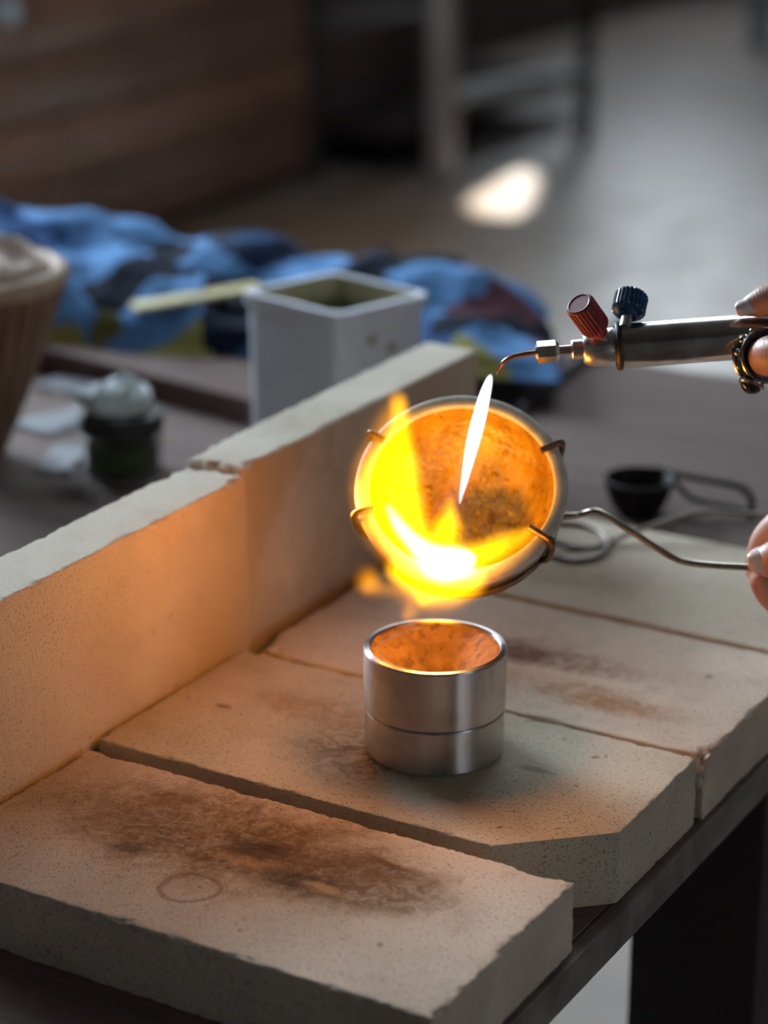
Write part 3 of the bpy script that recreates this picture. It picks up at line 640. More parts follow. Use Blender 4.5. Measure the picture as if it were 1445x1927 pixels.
# ------------------------------------------------------------------ hands
def skin():
    t = NT('skin'); a = t.noise(90, 4); b = t.noise(600, 3)
    t.set(t.mix(t.ramp(a.outputs[0], 0.35, 0.65), (0.55, 0.34, 0.28), (0.44, 0.24, 0.19)), 0.45)
    t.b.inputs['Subsurface Weight'].default_value = 0.12; t.b.inputs['Subsurface Radius'].default_value = (0.004, 0.0015, 0.0008)
    w = t.n('ShaderNodeTexWave'); w.inputs['Scale'].default_value = 260; w.inputs['Distortion'].default_value = 6; t.t.links.new(t.obj, w.inputs['Vector'])
    t.bump(t.math('ADD', b.outputs[0], t.math('MULTIPLY', w.outputs['Fac'], 0.3)), 0.25, 0.0005); return t.m
skin_m = skin(); nail_m = simple('fingernail', (0.85, 0.72, 0.68), 0.28, var=0.04)
def limb_mesh(name, chains, mat, origin, voxel=0.0011):
    m = MB()
    for ch in chains:
        pts = spline([Vector(p[:3]) for p in ch], 5); rs = spline([Vector((p[3], 0, 0)) for p in ch], 5)
        rr = [r.x for r in rs]; m.tube(pts, rr, 18)
        for p, r in ((pts[0], rr[0]), (pts[-1], rr[-1])):
            vs = []; fs = []; n1, n2 = 8, 14
            for i in range(n1 + 1):
                for k in range(n2):
                    th = math.pi * i / n1; ph = 2 * math.pi * k / n2; vs.append(p + Vector((math.sin(th) * math.cos(ph), math.sin(th) * math.sin(ph), math.cos(th))) * r * 0.995)
            for i in range(n1):
                for k in range(n2): fs.append((i * n2 + k, (i + 1) * n2 + k, (i + 1) * n2 + (k + 1) % n2, i * n2 + (k + 1) % n2))
            m.add(vs, fs)
    o = m.build(name, mat, None, origin, sharp=0)
    md = o.modifiers.new('r', 'REMESH'); md.mode = 'VOXEL'; md.voxel_size = voxel; md.use_smooth_shade = True
    sm_ = o.modifiers.new('s', 'SMOOTH'); sm_.factor = 0.5; sm_.iterations = 4
    dg = bpy.context.evaluated_depsgraph_get(); me = bpy.data.meshes.new_from_object(o.evaluated_get(dg)); o.modifiers.clear(); old = o.data; o.data = me; bpy.data.meshes.remove(old)
    if not me.materials: me.materials.append(mat)
    me.polygons.foreach_set('use_smooth', [True] * len(me.polygons)); return o
def nail(parent, c, along, up, ln, wd_):
    along = along.normalized(); up = (up - along * up.dot(along)).normalized(); sd = along.cross(up)
    vs = []; fs = []; na, nb = 8, 8
    for i in range(na + 1):
        for j in range(nb + 1):
            s = i / na * 2 - 1; w = j / nb * 2 - 1
            ww = w * wd_ / 2 * math.sqrt(max(0.05, 1 - max(0, abs(s) - 0.45) ** 2 * 2.2))
            vs.append(c + along * s * ln / 2 + sd * ww + up * (0.0007 - 0.0028 * w * w * (wd_ / 0.011) - 0.0006 * s * s))
    for i in range(na):
        for j in range(nb): k = i * (nb + 1) + j; fs.append((k, k + 1, k + nb + 2, k + nb + 1))
    n = len(vs); vs += [v - up * 0.0009 for v in vs]; fs += [tuple(x + n for x in f[::-1]) for f in fs]
    m = MB(); m.add(vs, fs); return m.build('fingernail', nail_m, parent, parent.location, sharp=0)
def P4(px, py, y, r): p = at(px, py, y); return (p.x, p.y, p.z, r)
# hand on the torch: thumb along the top, index finger with ring below in front, others curled under the barrel
y = TY
ch = [
 [P4(1404, 578, y - 0.003, 0.0040), P4(1424, 572, y - 0.004, 0.0058), P4(1460, 564, y - 0.006, 0.0074), P4(1530, 575, y - 0.012, 0.0092), P4(1600, 640, y - 0.018, 0.0125)],      # thumb
 [P4(1448, 600, y + 0.013, 0.0068), P4(1428, 640, y + 0.010, 0.0074), P4(1432, 672, y - 0.010, 0.0080), P4(1458, 668, y - 0.022, 0.0086), P4(1530, 660, y - 0.030, 0.0098), P4(1620, 690, y - 0.030, 0.0120)],   # index
 [P4(1530, 600, y + 0.013, 0.0068), P4(1512, 660, y + 0.010, 0.0076), P4(1518, 705, y - 0.010, 0.0086), P4(1570, 720, y - 0.022, 0.0095), P4(1650, 725, y - 0.026, 0.0120)],   # middle
 [P4(1600, 600, y + 0.013, 0.0065), P4(1588, 660, y + 0.011, 0.0074), P4(1592, 712, y - 0.008, 0.0084), P4(1640, 745, y - 0.018, 0.0092), P4(1700, 755, y - 0.020, 0.0118)],
 [P4(1660, 600, y + 0.012, 0.0058), P4(1650, 655, y + 0.010, 0.0064), P4(1655, 705, y - 0.006, 0.0074), P4(1700, 745, y - 0.012, 0.0082), P4(1745, 775, y - 0.012, 0.0105)],
 [P4(1620, 690, y - 0.028, 0.0130), P4(1650, 725, y - 0.026, 0.0135), P4(1700, 755, y - 0.020, 0.0125), P4(1745, 775, y - 0.012, 0.0115)],                              # knuckle row
 [P4(1600, 645, y - 0.018, 0.0125), P4(1680, 690, y - 0.018, 0.0165), P4(1780, 740, y - 0.010, 0.0185), P4(1870, 780, y - 0.010, 0.0200)],
 [P4(1640, 720, y - 0.020, 0.0140), P4(1760, 770, y - 0.006, 0.0175), P4(1870, 800, y - 0.008, 0.0205)],
 [P4(1860, 785, y - 0.009, 0.0225), P4(1960, 830, y - 0.02, 0.0235), P4(2150, 930, y - 0.05, 0.029), P4(2350, 1040, y - 0.08, 0.034)],                                            # wrist, forearm
]
h1 = limb_mesh('hand', ch, skin_m, at(1600, 680, y)); tag(h1, 'hand with a silver ring gripping the chrome torch barrel', 'hand')
ta = at(1398, 583, y - 0.003); tb = at(1424, 571, y - 0.004)
nail(h1, at(1403, 573, y - 0.0072), at(1390, 580, y) - at(1424, 570, y), (CAM - ta).normalized() * 0.8 + Vector((-0.35, 0, 0.55)), 0.0085, 0.0075)
# ornate silver ring on the index finger
rc = at(1434, 671, y - 0.0125); ra = (at(1480, 666, y - 0.026) - at(1428, 674, y - 0.004)).normalized()
q = ra.to_track_quat('Z', 'Y').to_matrix().to_4x4(); RM = Matrix.Translation(rc) @ q
rg = bpy.data.objects.new('finger_ring', None); col.objects.link(rg); rg.matrix_world = RM; rg.empty_display_size = 0.01
tag(rg, 'ornate oxidised silver ring worn on the finger under the torch', 'ring')
silver = simple('oxidised_silver', (0.62, 0.61, 0.58), 0.22, 1.0, scale=400, c2=(0.22, 0.21, 0.20)); dsil = simple('blackened_silver', (0.10, 0.095, 0.09), 0.3, 0.9)
rr = 0.0098
m = MB(); m.lathe([(rr - 0.0012, -0.0038), (rr + 0.0006, -0.0040), (rr + 0.0007, 0.0040), (rr - 0.0012, 0.0038)], 64, closed=True); m.build('band', dsil, rg)
for zz in (-0.0037, 0.0037):
    m = MB(); m.tube([Vector(((rr + 0.0009) * math.cos(a), (rr + 0.0009) * math.sin(a), zz)) for a in (2 * math.pi * k / 64 for k in range(64))], 0.0009, 8, closed=True); m.build('rim', silver, rg)
loc_cam = (RM.inverted().to_3x3() @ (at(1412, 735, y - 0.02) - rc)); a0 = math.atan2(loc_cam.y, loc_cam.x)
def ballat(m, c, r, n1=8, n2=12):
    vs = []; fs = []
    for i in range(n1 + 1):
        for k in range(n2):
            th = math.pi * i / n1; ph = 2 * math.pi * k / n2; vs.append(c + Vector((math.sin(th) * math.cos(ph), math.sin(th) * math.sin(ph), math.cos(th))) * r)
    for i in range(n1):
        for k in range(n2): fs.append((i * n2 + k, (i + 1) * n2 + k, (i + 1) * n2 + (k + 1) % n2, i * n2 + (k + 1) % n2))
    m.add(vs, fs)
for k in range(12):
    a = a0 + 2 * math.pi * k / 12 + 0.26
    m = MB(); ballat(m, Vector(((rr + 0.0011) * math.cos(a), (rr + 0.0011) * math.sin(a), 0)), 0.0017); m.build('bead', silver, rg)
m = MB(); ballat(m, Vector(((rr + 0.0022) * math.cos(a0), (rr + 0.0022) * math.sin(a0), 0)), 0.0046, 14, 20); m.build('stone', simple('black_stone', (0.015, 0.015, 0.017), 0.12), rg)
m = MB(); bc = Vector(((rr + 0.0026) * math.cos(a0), (rr + 0.0026) * math.sin(a0), 0)); tn = Vector((-math.sin(a0), math.cos(a0), 0))
m.tube([bc + (tn * math.cos(b) + Vector((0, 0, 1)) * math.sin(b)) * 0.0046 for b in (2 * math.pi * k / 32 for k in range(32))], 0.0010, 8, closed=True); m.build('bezel', silver, rg)

# hand pinching the handle wire
y = 0.931
ch = [
 [P4(1431, 1054, y - 0.009, 0.0060), P4(1450, 1054, y - 0.011, 0.0080), P4(1500, 1050, y - 0.016, 0.0092), P4(1570, 1060, y - 0.022, 0.0100), P4(1640, 1110, y - 0.02, 0.0130)],    # thumb
 [P4(1428, 1072, y + 0.009, 0.0062), P4(1434, 1045, y + 0.010, 0.0070), P4(1452, 1008, y + 0.010, 0.0076), P4(1500, 980, y + 0.004, 0.0085), P4(1580, 1000, y - 0.003, 0.0098), P4(1660, 1060, y - 0.005, 0.0120)],  # index
 [P4(1434, 1094, y + 0.004, 0.0058), P4(1452, 1118, y + 0.004, 0.0068), P4(1490, 1140, y + 0.006, 0.0080), P4(1550, 1135, y + 0.010, 0.0088), P4(1670, 1090, y + 0.004, 0.0120)],   # middle
 [P4(1475, 1140, y + 0.010, 0.0060), P4(1510, 1165, y + 0.014, 0.0074), P4(1570, 1180, y + 0.016, 0.0084), P4(1690, 1125, y + 0.008, 0.0118)],
 [P4(1530, 1175, y + 0.018, 0.0055), P4(1560, 1195, y + 0.020, 0.0064), P4(1610, 1205, y + 0.020, 0.0074), P4(1710, 1155, y + 0.012, 0.0105)],
 [P4(1660, 1060, y - 0.004, 0.0125), P4(1672, 1090, y + 0.003, 0.0130), P4(1690, 1125, y + 0.008, 0.0125), P4(1710, 1155, y + 0.012, 0.0110)],
 [P4(1640, 1110, y - 0.018, 0.0130), P4(1720, 1120, y - 0.008, 0.0175), P4(1820, 1140, y, 0.0195), P4(1900, 1150, y, 0.0205)],
 [P4(1665, 1070, y - 0.004, 0.0130), P4(1760, 1110, y, 0.0180), P4(1900, 1150, y, 0.0210)],
 [P4(1890, 1150, y, 0.0225), P4(2000, 1170, y - 0.01, 0.0235), P4(2200, 1230, y - 0.03, 0.029), P4(2400, 1300, y - 0.05, 0.034)],
]
h2 = limb_mesh('hand', ch, skin_m, at(1600, 1090, y)); tag(h2, 'hand pinching the bare wire handle of the crucible holder', 'hand')
nail(h2, at(1434, 1052, y - 0.0158), Vector((-1, 0, -0.05)), (CAM - at(1434, 1052, y)).normalized() + Vector((-0.25, 0, 0.35)), 0.0115, 0.0095)

# ------------------------------------------------------------------ things on the table behind the wall
# white square tub
TD = 1.345
tub = empty('plastic_tub', (0, 0, 0), 0)
fc = at(636, 592, TD); lc = at(456, 545, TD + 0.055); rc2 = at(806, 562, TD + 0.050)
base = Vector((fc.x, fc.y, TABLE)); H_t = fc.z - TABLE
tub.location = base; tag(tub, 'white square plastic tub standing behind the brick wall', 'tub')
e1 = (Vector((lc.x, lc.y, 0)) - Vector((fc.x, fc.y, 0))); e2 = Vector((rc2.x, rc2.y, 0)) - Vector((fc.x, fc.y, 0))
plast = simple('white_polythene', (0.68, 0.72, 0.80), 0.35, scale=25, var=0.06); 
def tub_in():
    t = NT('tub_inside_plastic'); z = t.n('ShaderNodeSeparateXYZ'); t.t.links.new(t.obj, z.inputs[0]); a = t.noise(40, 4)
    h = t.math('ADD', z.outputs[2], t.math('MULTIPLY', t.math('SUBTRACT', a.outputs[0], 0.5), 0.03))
    t.set(t.mix(t.ramp(h, H_t - 0.028, H_t - 0.010), (0.060, 0.042, 0.018), (0.50, 0.47, 0.32)), 0.5); return t.m  # inside turns from cream near the rim to dark brown lower down
def tubwall(name, ins0, ins1, z0, z1, mat, taper0, taper1):
    m = MB(); pts = []
    def ringc(ins, z, tp):
        cx = (e1 + e2) / 2; out = []
        corners = [Vector((0, 0, 0)), e2, e1 + e2, e1]
        n = 6
        for i, c in enumerate(corners):
            pv_, nx = corners[i - 1], corners[(i + 1) % 4]
            a = (pv_ - c).normalized(); b = (nx - c).normalized(); rad = 0.009
            for k in range(n + 1):
                t = k / n; p = c + a * rad * (1 - t) ** 2 + b * rad * t ** 2
                p = cx + (p - cx) * (1 - ins / (e1.length / 2)) * tp; out.append(Vector((p.x, p.y, z)))
        return out
    A, B = ringc(ins0, z0, taper0), ringc(ins1, z1, taper1); n = len(A)
    return A, B, n
A, B, n = tubwall('', 0, 0, 0, H_t - 0.006, None, 0.955, 0.985)
m = MB(); m.add(A + B, [(k, (k + 1) % n, n + (k + 1) % n, n + k) for k in range(n)] + [tuple(range(n))[::-1]]); m.build('outer_wall', plast, tub)
A0, _, n = tubwall('', -0.0016, 0, H_t - 0.007, 0, None, 1.0, 1); B0, _, n = tubwall('', -0.0018, 0, H_t, 0, None, 1.0, 1); C0, _, n = tubwall('', 0.0035, 0, H_t, 0, None, 1.0, 1); D0, _, n = tubwall('', 0.0035, 0, H_t - 0.007, 0, None, 1.0, 1)
m = MB(); m.add(A0 + B0 + C0 + D0, [(g * n + k, g * n + (k + 1) % n, ((g + 1) % 4) * n + (k + 1) % n, ((g + 1) % 4) * n + k) for g in range(4) for k in range(n)]); m.build('rim', plast, tub)
A1, B1, n = tubwall('', 0.003, 0.003, 0.004, H_t - 0.001, None, 0.945, 0.985)
m = MB(); m.add(A1 + B1, [(k, (k + 1) % n, n + (k + 1) % n, n + k)[::-1] for k in range(n)] + [tuple(range(n))]); m.build('inside_wall', tub_in(), tub)['label'] = 'inside wall, cream at the top and dark brown below'
for (px, py, r) in ((701, 640, 0.0034), (738, 654, 0.0032)):
    q = at(px, py, TD + 0.02); nrm2 = Vector((e2.y, -e2.x, 0)).normalized(); k = (q - base).dot(nrm2)
    rr_ = ray(px, py); tt = (base + nrm2 * (-0.0003) - CAM).dot(nrm2) / rr_.dot(nrm2); q = CAM + rr_ * tt
    m = MB(); q2 = nrm2.to_track_quat('Z', 'Y').to_matrix().to_4x4(); m.lathe([(0.0001, 0.0005), (r * .8, 0.0005), (r, 0.0), (r, -0.003), (0.0001, -0.003)], 20, M=Matrix.Translation(q - base - nrm2 * 0.0002) @ q2); m.build('splash', simple('yellow_stain', (0.36, 0.30, 0.10), 0.6), tub)['label'] = 'dried yellow splash'

# board with blue cloth heap
pA, pB = on(75, 652, TABLE + 0.018), on(470, 752, TABLE + 0.018)
bd = (pB - pA); bd.z = 0; bl = bd.length; bang = math.atan2(bd.y, bd.x)
brd = empty('wooden_board', Vector((pA.x, pA.y, TABLE)), bang); tag(brd, 'reddish brown board under the heap of blue cloth', 'board')
bw = wood('reddish_board', (0.13, 0.075, 0.062), (0.09, 0.050, 0.042), 0.8, 5, 50, 50)
for k in range(2):
    m = MB(); m.box((-0.25, 0.0 + 0.112 * k, 0), (bl + 0.0, 0.110 + 0.112 * k, 0.018), bev=0.002); m.build('plank', bw, brd)
def cloth_mat():
    t = NT('patterned_blue_cloth')
    nz = t.noise(16, 3, 0.5); off = t.vec('MULTIPLY', t.vec('SUBTRACT', nz.outputs['Color'], (0.5, 0.5, 0.5)), (0.07, 0.07, 0.07))
    v = t.voro(17, t.vec('ADD', t.obj, off)); s = t.n('ShaderNodeSeparateColor'); t.t.links.new(v.outputs['Color'], s.inputs[0])
    c = t.mix(t.ramp(s.outputs[0], 0.60, 0.64), (0.008, 0.012, 0.024), (0.030, 0.080, 0.21))
    c = t.mix(t.ramp(s.outputs[1], 0.66, 0.70), c, (0.11, 0.25, 0.50))
    c = t.mix(t.ramp(s.outputs[2], 0.88, 0.90), c, (0.28, 0.26, 0.08))
    c = t.mix(t.math('MULTIPLY', t.ramp(s.outputs[2], 0.10, 0.08), 0.8), c, (0.15, 0.06, 0.075))
    t.set(c, 0.9, None, 0.1); t.bump(t.noise(90, 4).outputs[0], 0.3, 0.003); return t.m
cm = cloth_mat()
def heap(name, px0, px1, label, pts, seed, y0, y1, zb, mat=None):
    """crumpled cloth: ridge heights given along the table, folded by noise"""
    NXc, NYc = 110, 60; vs = []; fs = []
    for i in range(NXc + 1):
        for j in range(NYc + 1):
            s = i / NXc; t = j / NYc
            x = px0 + (px1 - px0) * s
            k = s * (len(pts) - 1); a = int(min(k, len(pts) - 2)); hgt = pts[a] + (pts[a + 1] - pts[a]) * (k - a)
            yy0 = y0[0] + (y0[1] - y0[0]) * s; yy1 = y1[0] + (y1[1] - y1[0]) * s
            yv = yy0 + (yy1 - yy0) * t
            prof = min(1, t / 0.72) ** 0.55 if t < 0.72 else (1 - ((t - 0.72) / 0.28) ** 2)
            end = min(1, s / 0.06) ** 0.5 * min(1, (1 - s) / 0.12) ** 0.6
            p = Vector((x, yv, 0))
            n = mnoise.noise(p * 14 + Vector((seed, 0, 0))); n2 = mnoise.noise(p * 32 + Vector((0, seed, 0)))
            fold = 0.5 - abs(mnoise.noise(Vector((x * 22 + yv * 14, yv * 9, seed))))
            z = zb + max(0.001, (hgt * prof + 0.016 * n + 0.009 * n2 + 0.020 * fold * prof) * end * min(1, t / 0.06 + 0.05) * min(1, (1 - t) / 0.06 + 0.02))
            vs.append((x + 0.008 * n2, yv + 0.008 * n, z))
    w_ = NYc + 1
    for i in range(NXc):
        for j in range(NYc): fs.append((i * w_ + j, (i + 1) * w_ + j, (i + 1) * w_ + j + 1, i * w_ + j + 1))
    # close with a bottom sheet
    nn_ = len(vs); vs += [(v[0], v[1], zb + 0.0003) for v in vs]; fs += [tuple(q + nn_ for q in f[::-1]) for f in fs[:]]
    bnd = [i * w_ for i in range(NXc + 1)] + [NXc * w_ + j for j in range(1, w_)] + [i * w_ + NYc for i in range(NXc - 1, -1, -1)] + [j for j in range(NYc - 1, 0, -1)]
    fs += [(bnd[i], bnd[(i + 1) % len(bnd)], bnd[(i + 1) % len(bnd)] + nn_, bnd[i] + nn_) for i in range(len(bnd))]
    m = MB(); m.add(vs, fs); o = m.build(name, mat or cm, None, Vector(((px0 + px1) / 2, (y0[0] + y1[1]) / 2, zb)), sharp=0); tag(o, label, 'cloth'); return o
zc = TABLE + 0.018
heap('blue_cloth', -0.36, 0.118, 'heap of crumpled blue and navy patterned cloth behind the white tub', [0.065, 0.070, 0.060, 0.045, 0.040, 0.038, 0.036, 0.034], 3.3, (1.605, 1.475), (1.78, 1.70), zc)
# pale yellow strip lying across the cloth: laid on the folds by dropping its line onto them
from mathutils.bvhtree import BVHTree
clo = bpy.data.objects['blue_cloth']; dg = bpy.context.evaluated_depsgraph_get(); dg.update()
bv = BVHTree.FromPolygons([clo.location + v.co for v in clo.data.vertices], [list(p.vertices) for p in clo.data.polygons])
ln = []
for px, py in ((262, 594), (320, 586), (380, 576), (440, 564), (490, 556)):
    r = ray(px, py); hit = bv.ray_cast(CAM, r.normalized())
    if hit[0] is not None: ln.append(hit[0])
a, b = ln[0], ln[-1]; dr = (b - a); L_ = dr.length; dr.normalize()
rise = max((p - a - dr * (p - a).dot(dr)).z for p in ln); a = a + Vector((0, 0, rise + 0.001))
sq = dr.to_track_quat('X', 'Z').to_matrix().to_4x4()
m = MB(); m.box((-0.004, -0.009, 0), (L_, 0.009, 0.0035), bev=0.0008)
o = m.build('wooden_strip', wood('pale_yellow_strip', (0.52, 0.46, 0.24), (0.42, 0.36, 0.18), 0.6, 6, 80, 80)); o.matrix_world = Matrix.Translation(a) @ sq
tag(o, 'pale yellow flat wooden strip lying across the blue cloth', 'strip')
# glass jar with white crumpled lid cloth
jp = on(232, 884, TABLE); jr = 0.5 * 150 * (jp.y * 0.94 + 0.158) / F_PX
ja = empty('glass_jar', jp, 0); tag(ja, 'small dark glass jar with green contents left of the white tub', 'jar')
def glass():
    t = NT('jar_glass'); t.set((0.86, 0.90, 0.88), 0.05); t.b.inputs['Transmission Weight'].default_value = 1.0; t.b.inputs['IOR'].default_value = 1.45; return t.m
m = MB(); jh = 0.037
m.lathe([(0.0001, 0.0), (jr * .95, 0.0), (jr, 0.003), (jr, jh - 0.004), (jr * .97, jh), (jr * .90, jh), (jr * .92, jh - 0.004), (jr * .92, 0.004), (0.0001, 0.003)], 40); m.build('glass_wall', glass(), ja)
m = MB(); m.lathe([(0.0001, 0.0042), (jr * .90, 0.0042), (jr * .90, 0.020), (jr * .5, 0.022), (0.0001, 0.021)], 32); m.build('contents', simple('green_contents', (0.055, 0.085, 0.008), 0.6, scale=90), ja)['label'] = 'dark green contents'
m = MB(); m.lathe([(jr * 1.0, jh - 0.010), (jr * 1.05, jh - 0.010), (jr * 1.06, jh + 0.001), (jr * 1.0, jh + 0.002), (0.0001, jh + 0.002), (0.0001, jh + 0.0005), (jr * 0.98, jh + 0.0005)], 32); m.build('lid', simple('black_lid', (0.02, 0.02, 0.022), 0.4), ja)
m = MB(); ballat(m, Vector((0, 0, 0)), 1.0, 24, 36)
for i, v in enumerate(m.v):
    n = mnoise.noise(v * 1.7 + Vector((4, 1, 2))); n2 = mnoise.noise(v * 4.1)
    m.v[i] = Vector((v.x * 0.023 * (1 + .25 * n), v.y * 0.018 * (1 + .2 * n), max(-0.0, (v.z + 0.35)) * 0.013 * (1 + .45 * n + .25 * n2)))
o = m.build('crumpled_tissue', simple('white_tissue', (0.72, 0.82, 0.86), 0.7, bump=0.2, var=0.05), None, None); o.location = jp + Vector((-0.002, 0, jh + 0.0022)); tag(o, 'crumpled white tissue lying on top of the small jar', 'tissue')
# pale scraps beside the jar
pap = simple('pale_paper', (0.20, 0.21, 0.235), 0.7)
def scrap(px, py, w, h, rz, label):
    p = on(px, py, TABLE); m = MB(); vs = []; fs = []; N = 8
    for i in range(N + 1):
        for j in range(N + 1):
            x = (i / N - .5) * w; y = (j / N - .5) * h; z = 0.0015 + 0.004 * abs(mnoise.noise(Vector((x * 60 + px, y * 60, 0)))); vs.append((x, y, z))
    for i in range(N):
        for j in range(N): k = i * (N + 1) + j; fs.append((k, k + 1, k + N + 2, k + N + 1))
    n = len(vs); vs += [(x, y, z - 0.0012) for x, y, z in vs]; fs += [tuple(q + n for q in f[::-1]) for f in fs]
    m.add(vs, fs); o = m.build('paper_scrap', pap, None, None); o.location = p; o.rotation_euler = (0, 0, rz); tag(o, label, 'paper', 'paper scraps beside the jar')
scrap(128, 728, 0.035, 0.03, R(-30), 'pale paper scrap behind the jar, close to the board')
scrap(112, 795, 0.034, 0.05, R(-45), 'pale folded paper scrap just left of the jar')
scrap(118, 868, 0.022, 0.05, R(-5), 'pale paper scrap in front of the others, next to the brick wall')
# tapered basket at the left edge with pale wool on top
bp_ = on(-48, 858, TABLE); byy = bp_.y
sc_b = (byy * 0.94 + 0.158) / F_PX
ba = empty('tapered_basket', bp_, 0); tag(ba, 'tapered tan basket at the left edge filled with pale wool', 'basket')
top_z = at(-48, 520, byy).z - TABLE; rt, rb = 172 * sc_b, 52 * sc_b
wick = wood('wicker_tan', (0.28, 0.165, 0.10), (0.17, 0.095, 0.058), 0.7, 60, 60, 4)
NS = 28
for k in range(NS):
    a = 2 * math.pi * k / NS; pts = [Vector((r * math.cos(a), r * math.sin(a), z)) for r, z in ((rb, 0.0025), (rb + (rt - rb) * .35, top_z * .33), (rb + (rt - rb) * .7, top_z * .68), (rt, top_z))]
    m = MB(); rads = [p.xy.length * math.pi / NS * 1.02 for p in pts]; m.tube(pts, rads, 8); m.build('stave', wick, ba)
m = MB(); m.lathe([(0.0001, 0.0), (rb * 1.15, 0.0), (rb * 1.15, 0.005), (0.0001, 0.005)], 28); m.build('base', wick, ba)
m = MB(); m.tube([Vector(((rt + 0.002) * math.cos(a), (rt + 0.002) * math.sin(a), top_z + 0.001)) for a in (2 * math.pi * k / 40 for k in range(40))], 0.0058, 10, closed=True); m.build('rim', simple('pale_rim', (0.45, 0.33, 0.24), 0.7), ba)
m = MB(); ballat(m, Vector((0, 0, 0)), 1.0, 28, 44)
for i, v in enumerate(m.v):
    n = mnoise.noise(v * 2.6); n2 = mnoise.noise(v * 6); f = rt * .93
    m.v[i] = Vector((v.x * f, v.y * f, top_z + 0.002 + max(-0.004, v.z) * 0.020 * (1 + .6 * n + .4 * n2)))
o = m.build('wool_filling', simple('pale_wool', (0.62, 0.52, 0.44), 0.9, bump=0.4, bscale=200), ba)

# ------------------------------------------------------------------ flames (glowing gas: emission inside closed bodies)
def blob(name, balls, mat, parent=None, origin=None, k=1 / 0.575):
    SC = 100.0
    mb = bpy.data.metaballs.new('gas_' + name); mb.resolution = 0.11; mb.render_resolution = 0.11; mb.threshold = 0.6
    ob = bpy.data.objects.new('gas_' + name + str(random.random()), mb); col.objects.link(ob)
    for c, r in balls:
        e = mb.elements.new(); e.co = Vector(c) * SC; e.radius = r * SC * k
    dg = bpy.context.evaluated_depsgraph_get(); me = bpy.data.meshes.new_from_object(ob.evaluated_get(dg)); bpy.data.objects.remove(ob)
    o3 = Vector(origin)
    for v in me.vertices: v.co = v.co / SC - o3
    me.polygons.foreach_set('use_smooth', [True] * len(me.polygons)); me.materials.clear(); me.materials.append(mat)
    o = bpy.data.objects.new(name, me); col.objects.link(o)
    if parent is not None: o.parent = parent
    else: o.location = o3
    return o
PX = 0.000225
def chain(lst, n=5):
    """lst of (px, py, lift above the rim plane, radius px) -> balls along a smooth line"""
    P = [dish_pt(a, b, c) for a, b, c, d in lst]; out = []
    if len(P) == 1: return [(P[0], lst[0][3] * PX)]
    S1 = spline(P, n); S2 = spline([Vector((d[3], 0, 0)) for d in lst], n)
    return [(p, max(3, r.x) * PX) for p, r in zip(S1, S2)]
FO = dish_pt(820, 1060, 0.004)
fl = empty('pouring_flame', FO, 0); tag(fl, 'bright yellow flame licking out of the crucible lip towards the mould', 'flame')
outer = (chain([(747, 754, 0.006, 19), (756, 800, 0.006, 22), (748, 860, 0.005, 34), (738, 915, 0.004, 46), (755, 975, 0.004, 44), (780, 1030, 0.004, 36), (830, 1058, 0.004, 38), (890, 1052, 0.003, 30), (940, 1030, 0.002, 25), (994, 1004, 0.002, 14)], 4)
         + chain([(850, 942, 0.002, 9), (845, 972, 0.003, 19), (836, 1012, 0.004, 33)], 3)
         + chain([(742, 1070, 0.006, 20), (785, 1092, 0.008, 30), (840, 1100, 0.008, 34), (888, 1088, 0.006, 27)], 4)
         + chain([(798, 1108, 0.009, 22), (794, 1132, 0.010, 11)], 3) + chain([(735, 1078, 0.006, 14), (765, 1085, 0.007, 18)], 2))
haze = (chain([(742, 770, 0.006, 24), (722, 850, 0.004, 38), (705, 920, 0.003, 42), (730, 990, 0.004, 42), (780, 1045, 0.004, 40), (850, 1070, 0.004, 40)], 3)
        + chain([(688, 1088, 0.006, 24), (700, 1104, 0.007, 18), (740, 1110, 0.008, 18), (790, 1128, 0.009, 24), (840, 1128, 0.009, 24), (885, 1115, 0.008, 16)], 3) + chain([(772, 1150, 0.010, 17), (768, 1162, 0.010, 11)], 2))
mid = (chain([(750, 880, 0.005, 14), (738, 930, 0.005, 22), (750, 985, 0.005, 24), (788, 1030, 0.005, 26), (835, 1058, 0.005, 30), (885, 1052, 0.004, 20), (930, 1034, 0.003, 10)], 4)
       + chain([(846, 968, 0.003, 8), (840, 1010, 0.004, 18)], 2) + chain([(765, 1062, 0.006, 14), (805, 1092, 0.008, 18), (848, 1100, 0.008, 14)], 3))
core = chain([(732, 955, 0.005, 8), (752, 990, 0.005, 15), (785, 1028, 0.005, 20), (828, 1060, 0.005, 30), (862, 1058, 0.005, 26), (884, 1050, 0.005, 14)], 4)
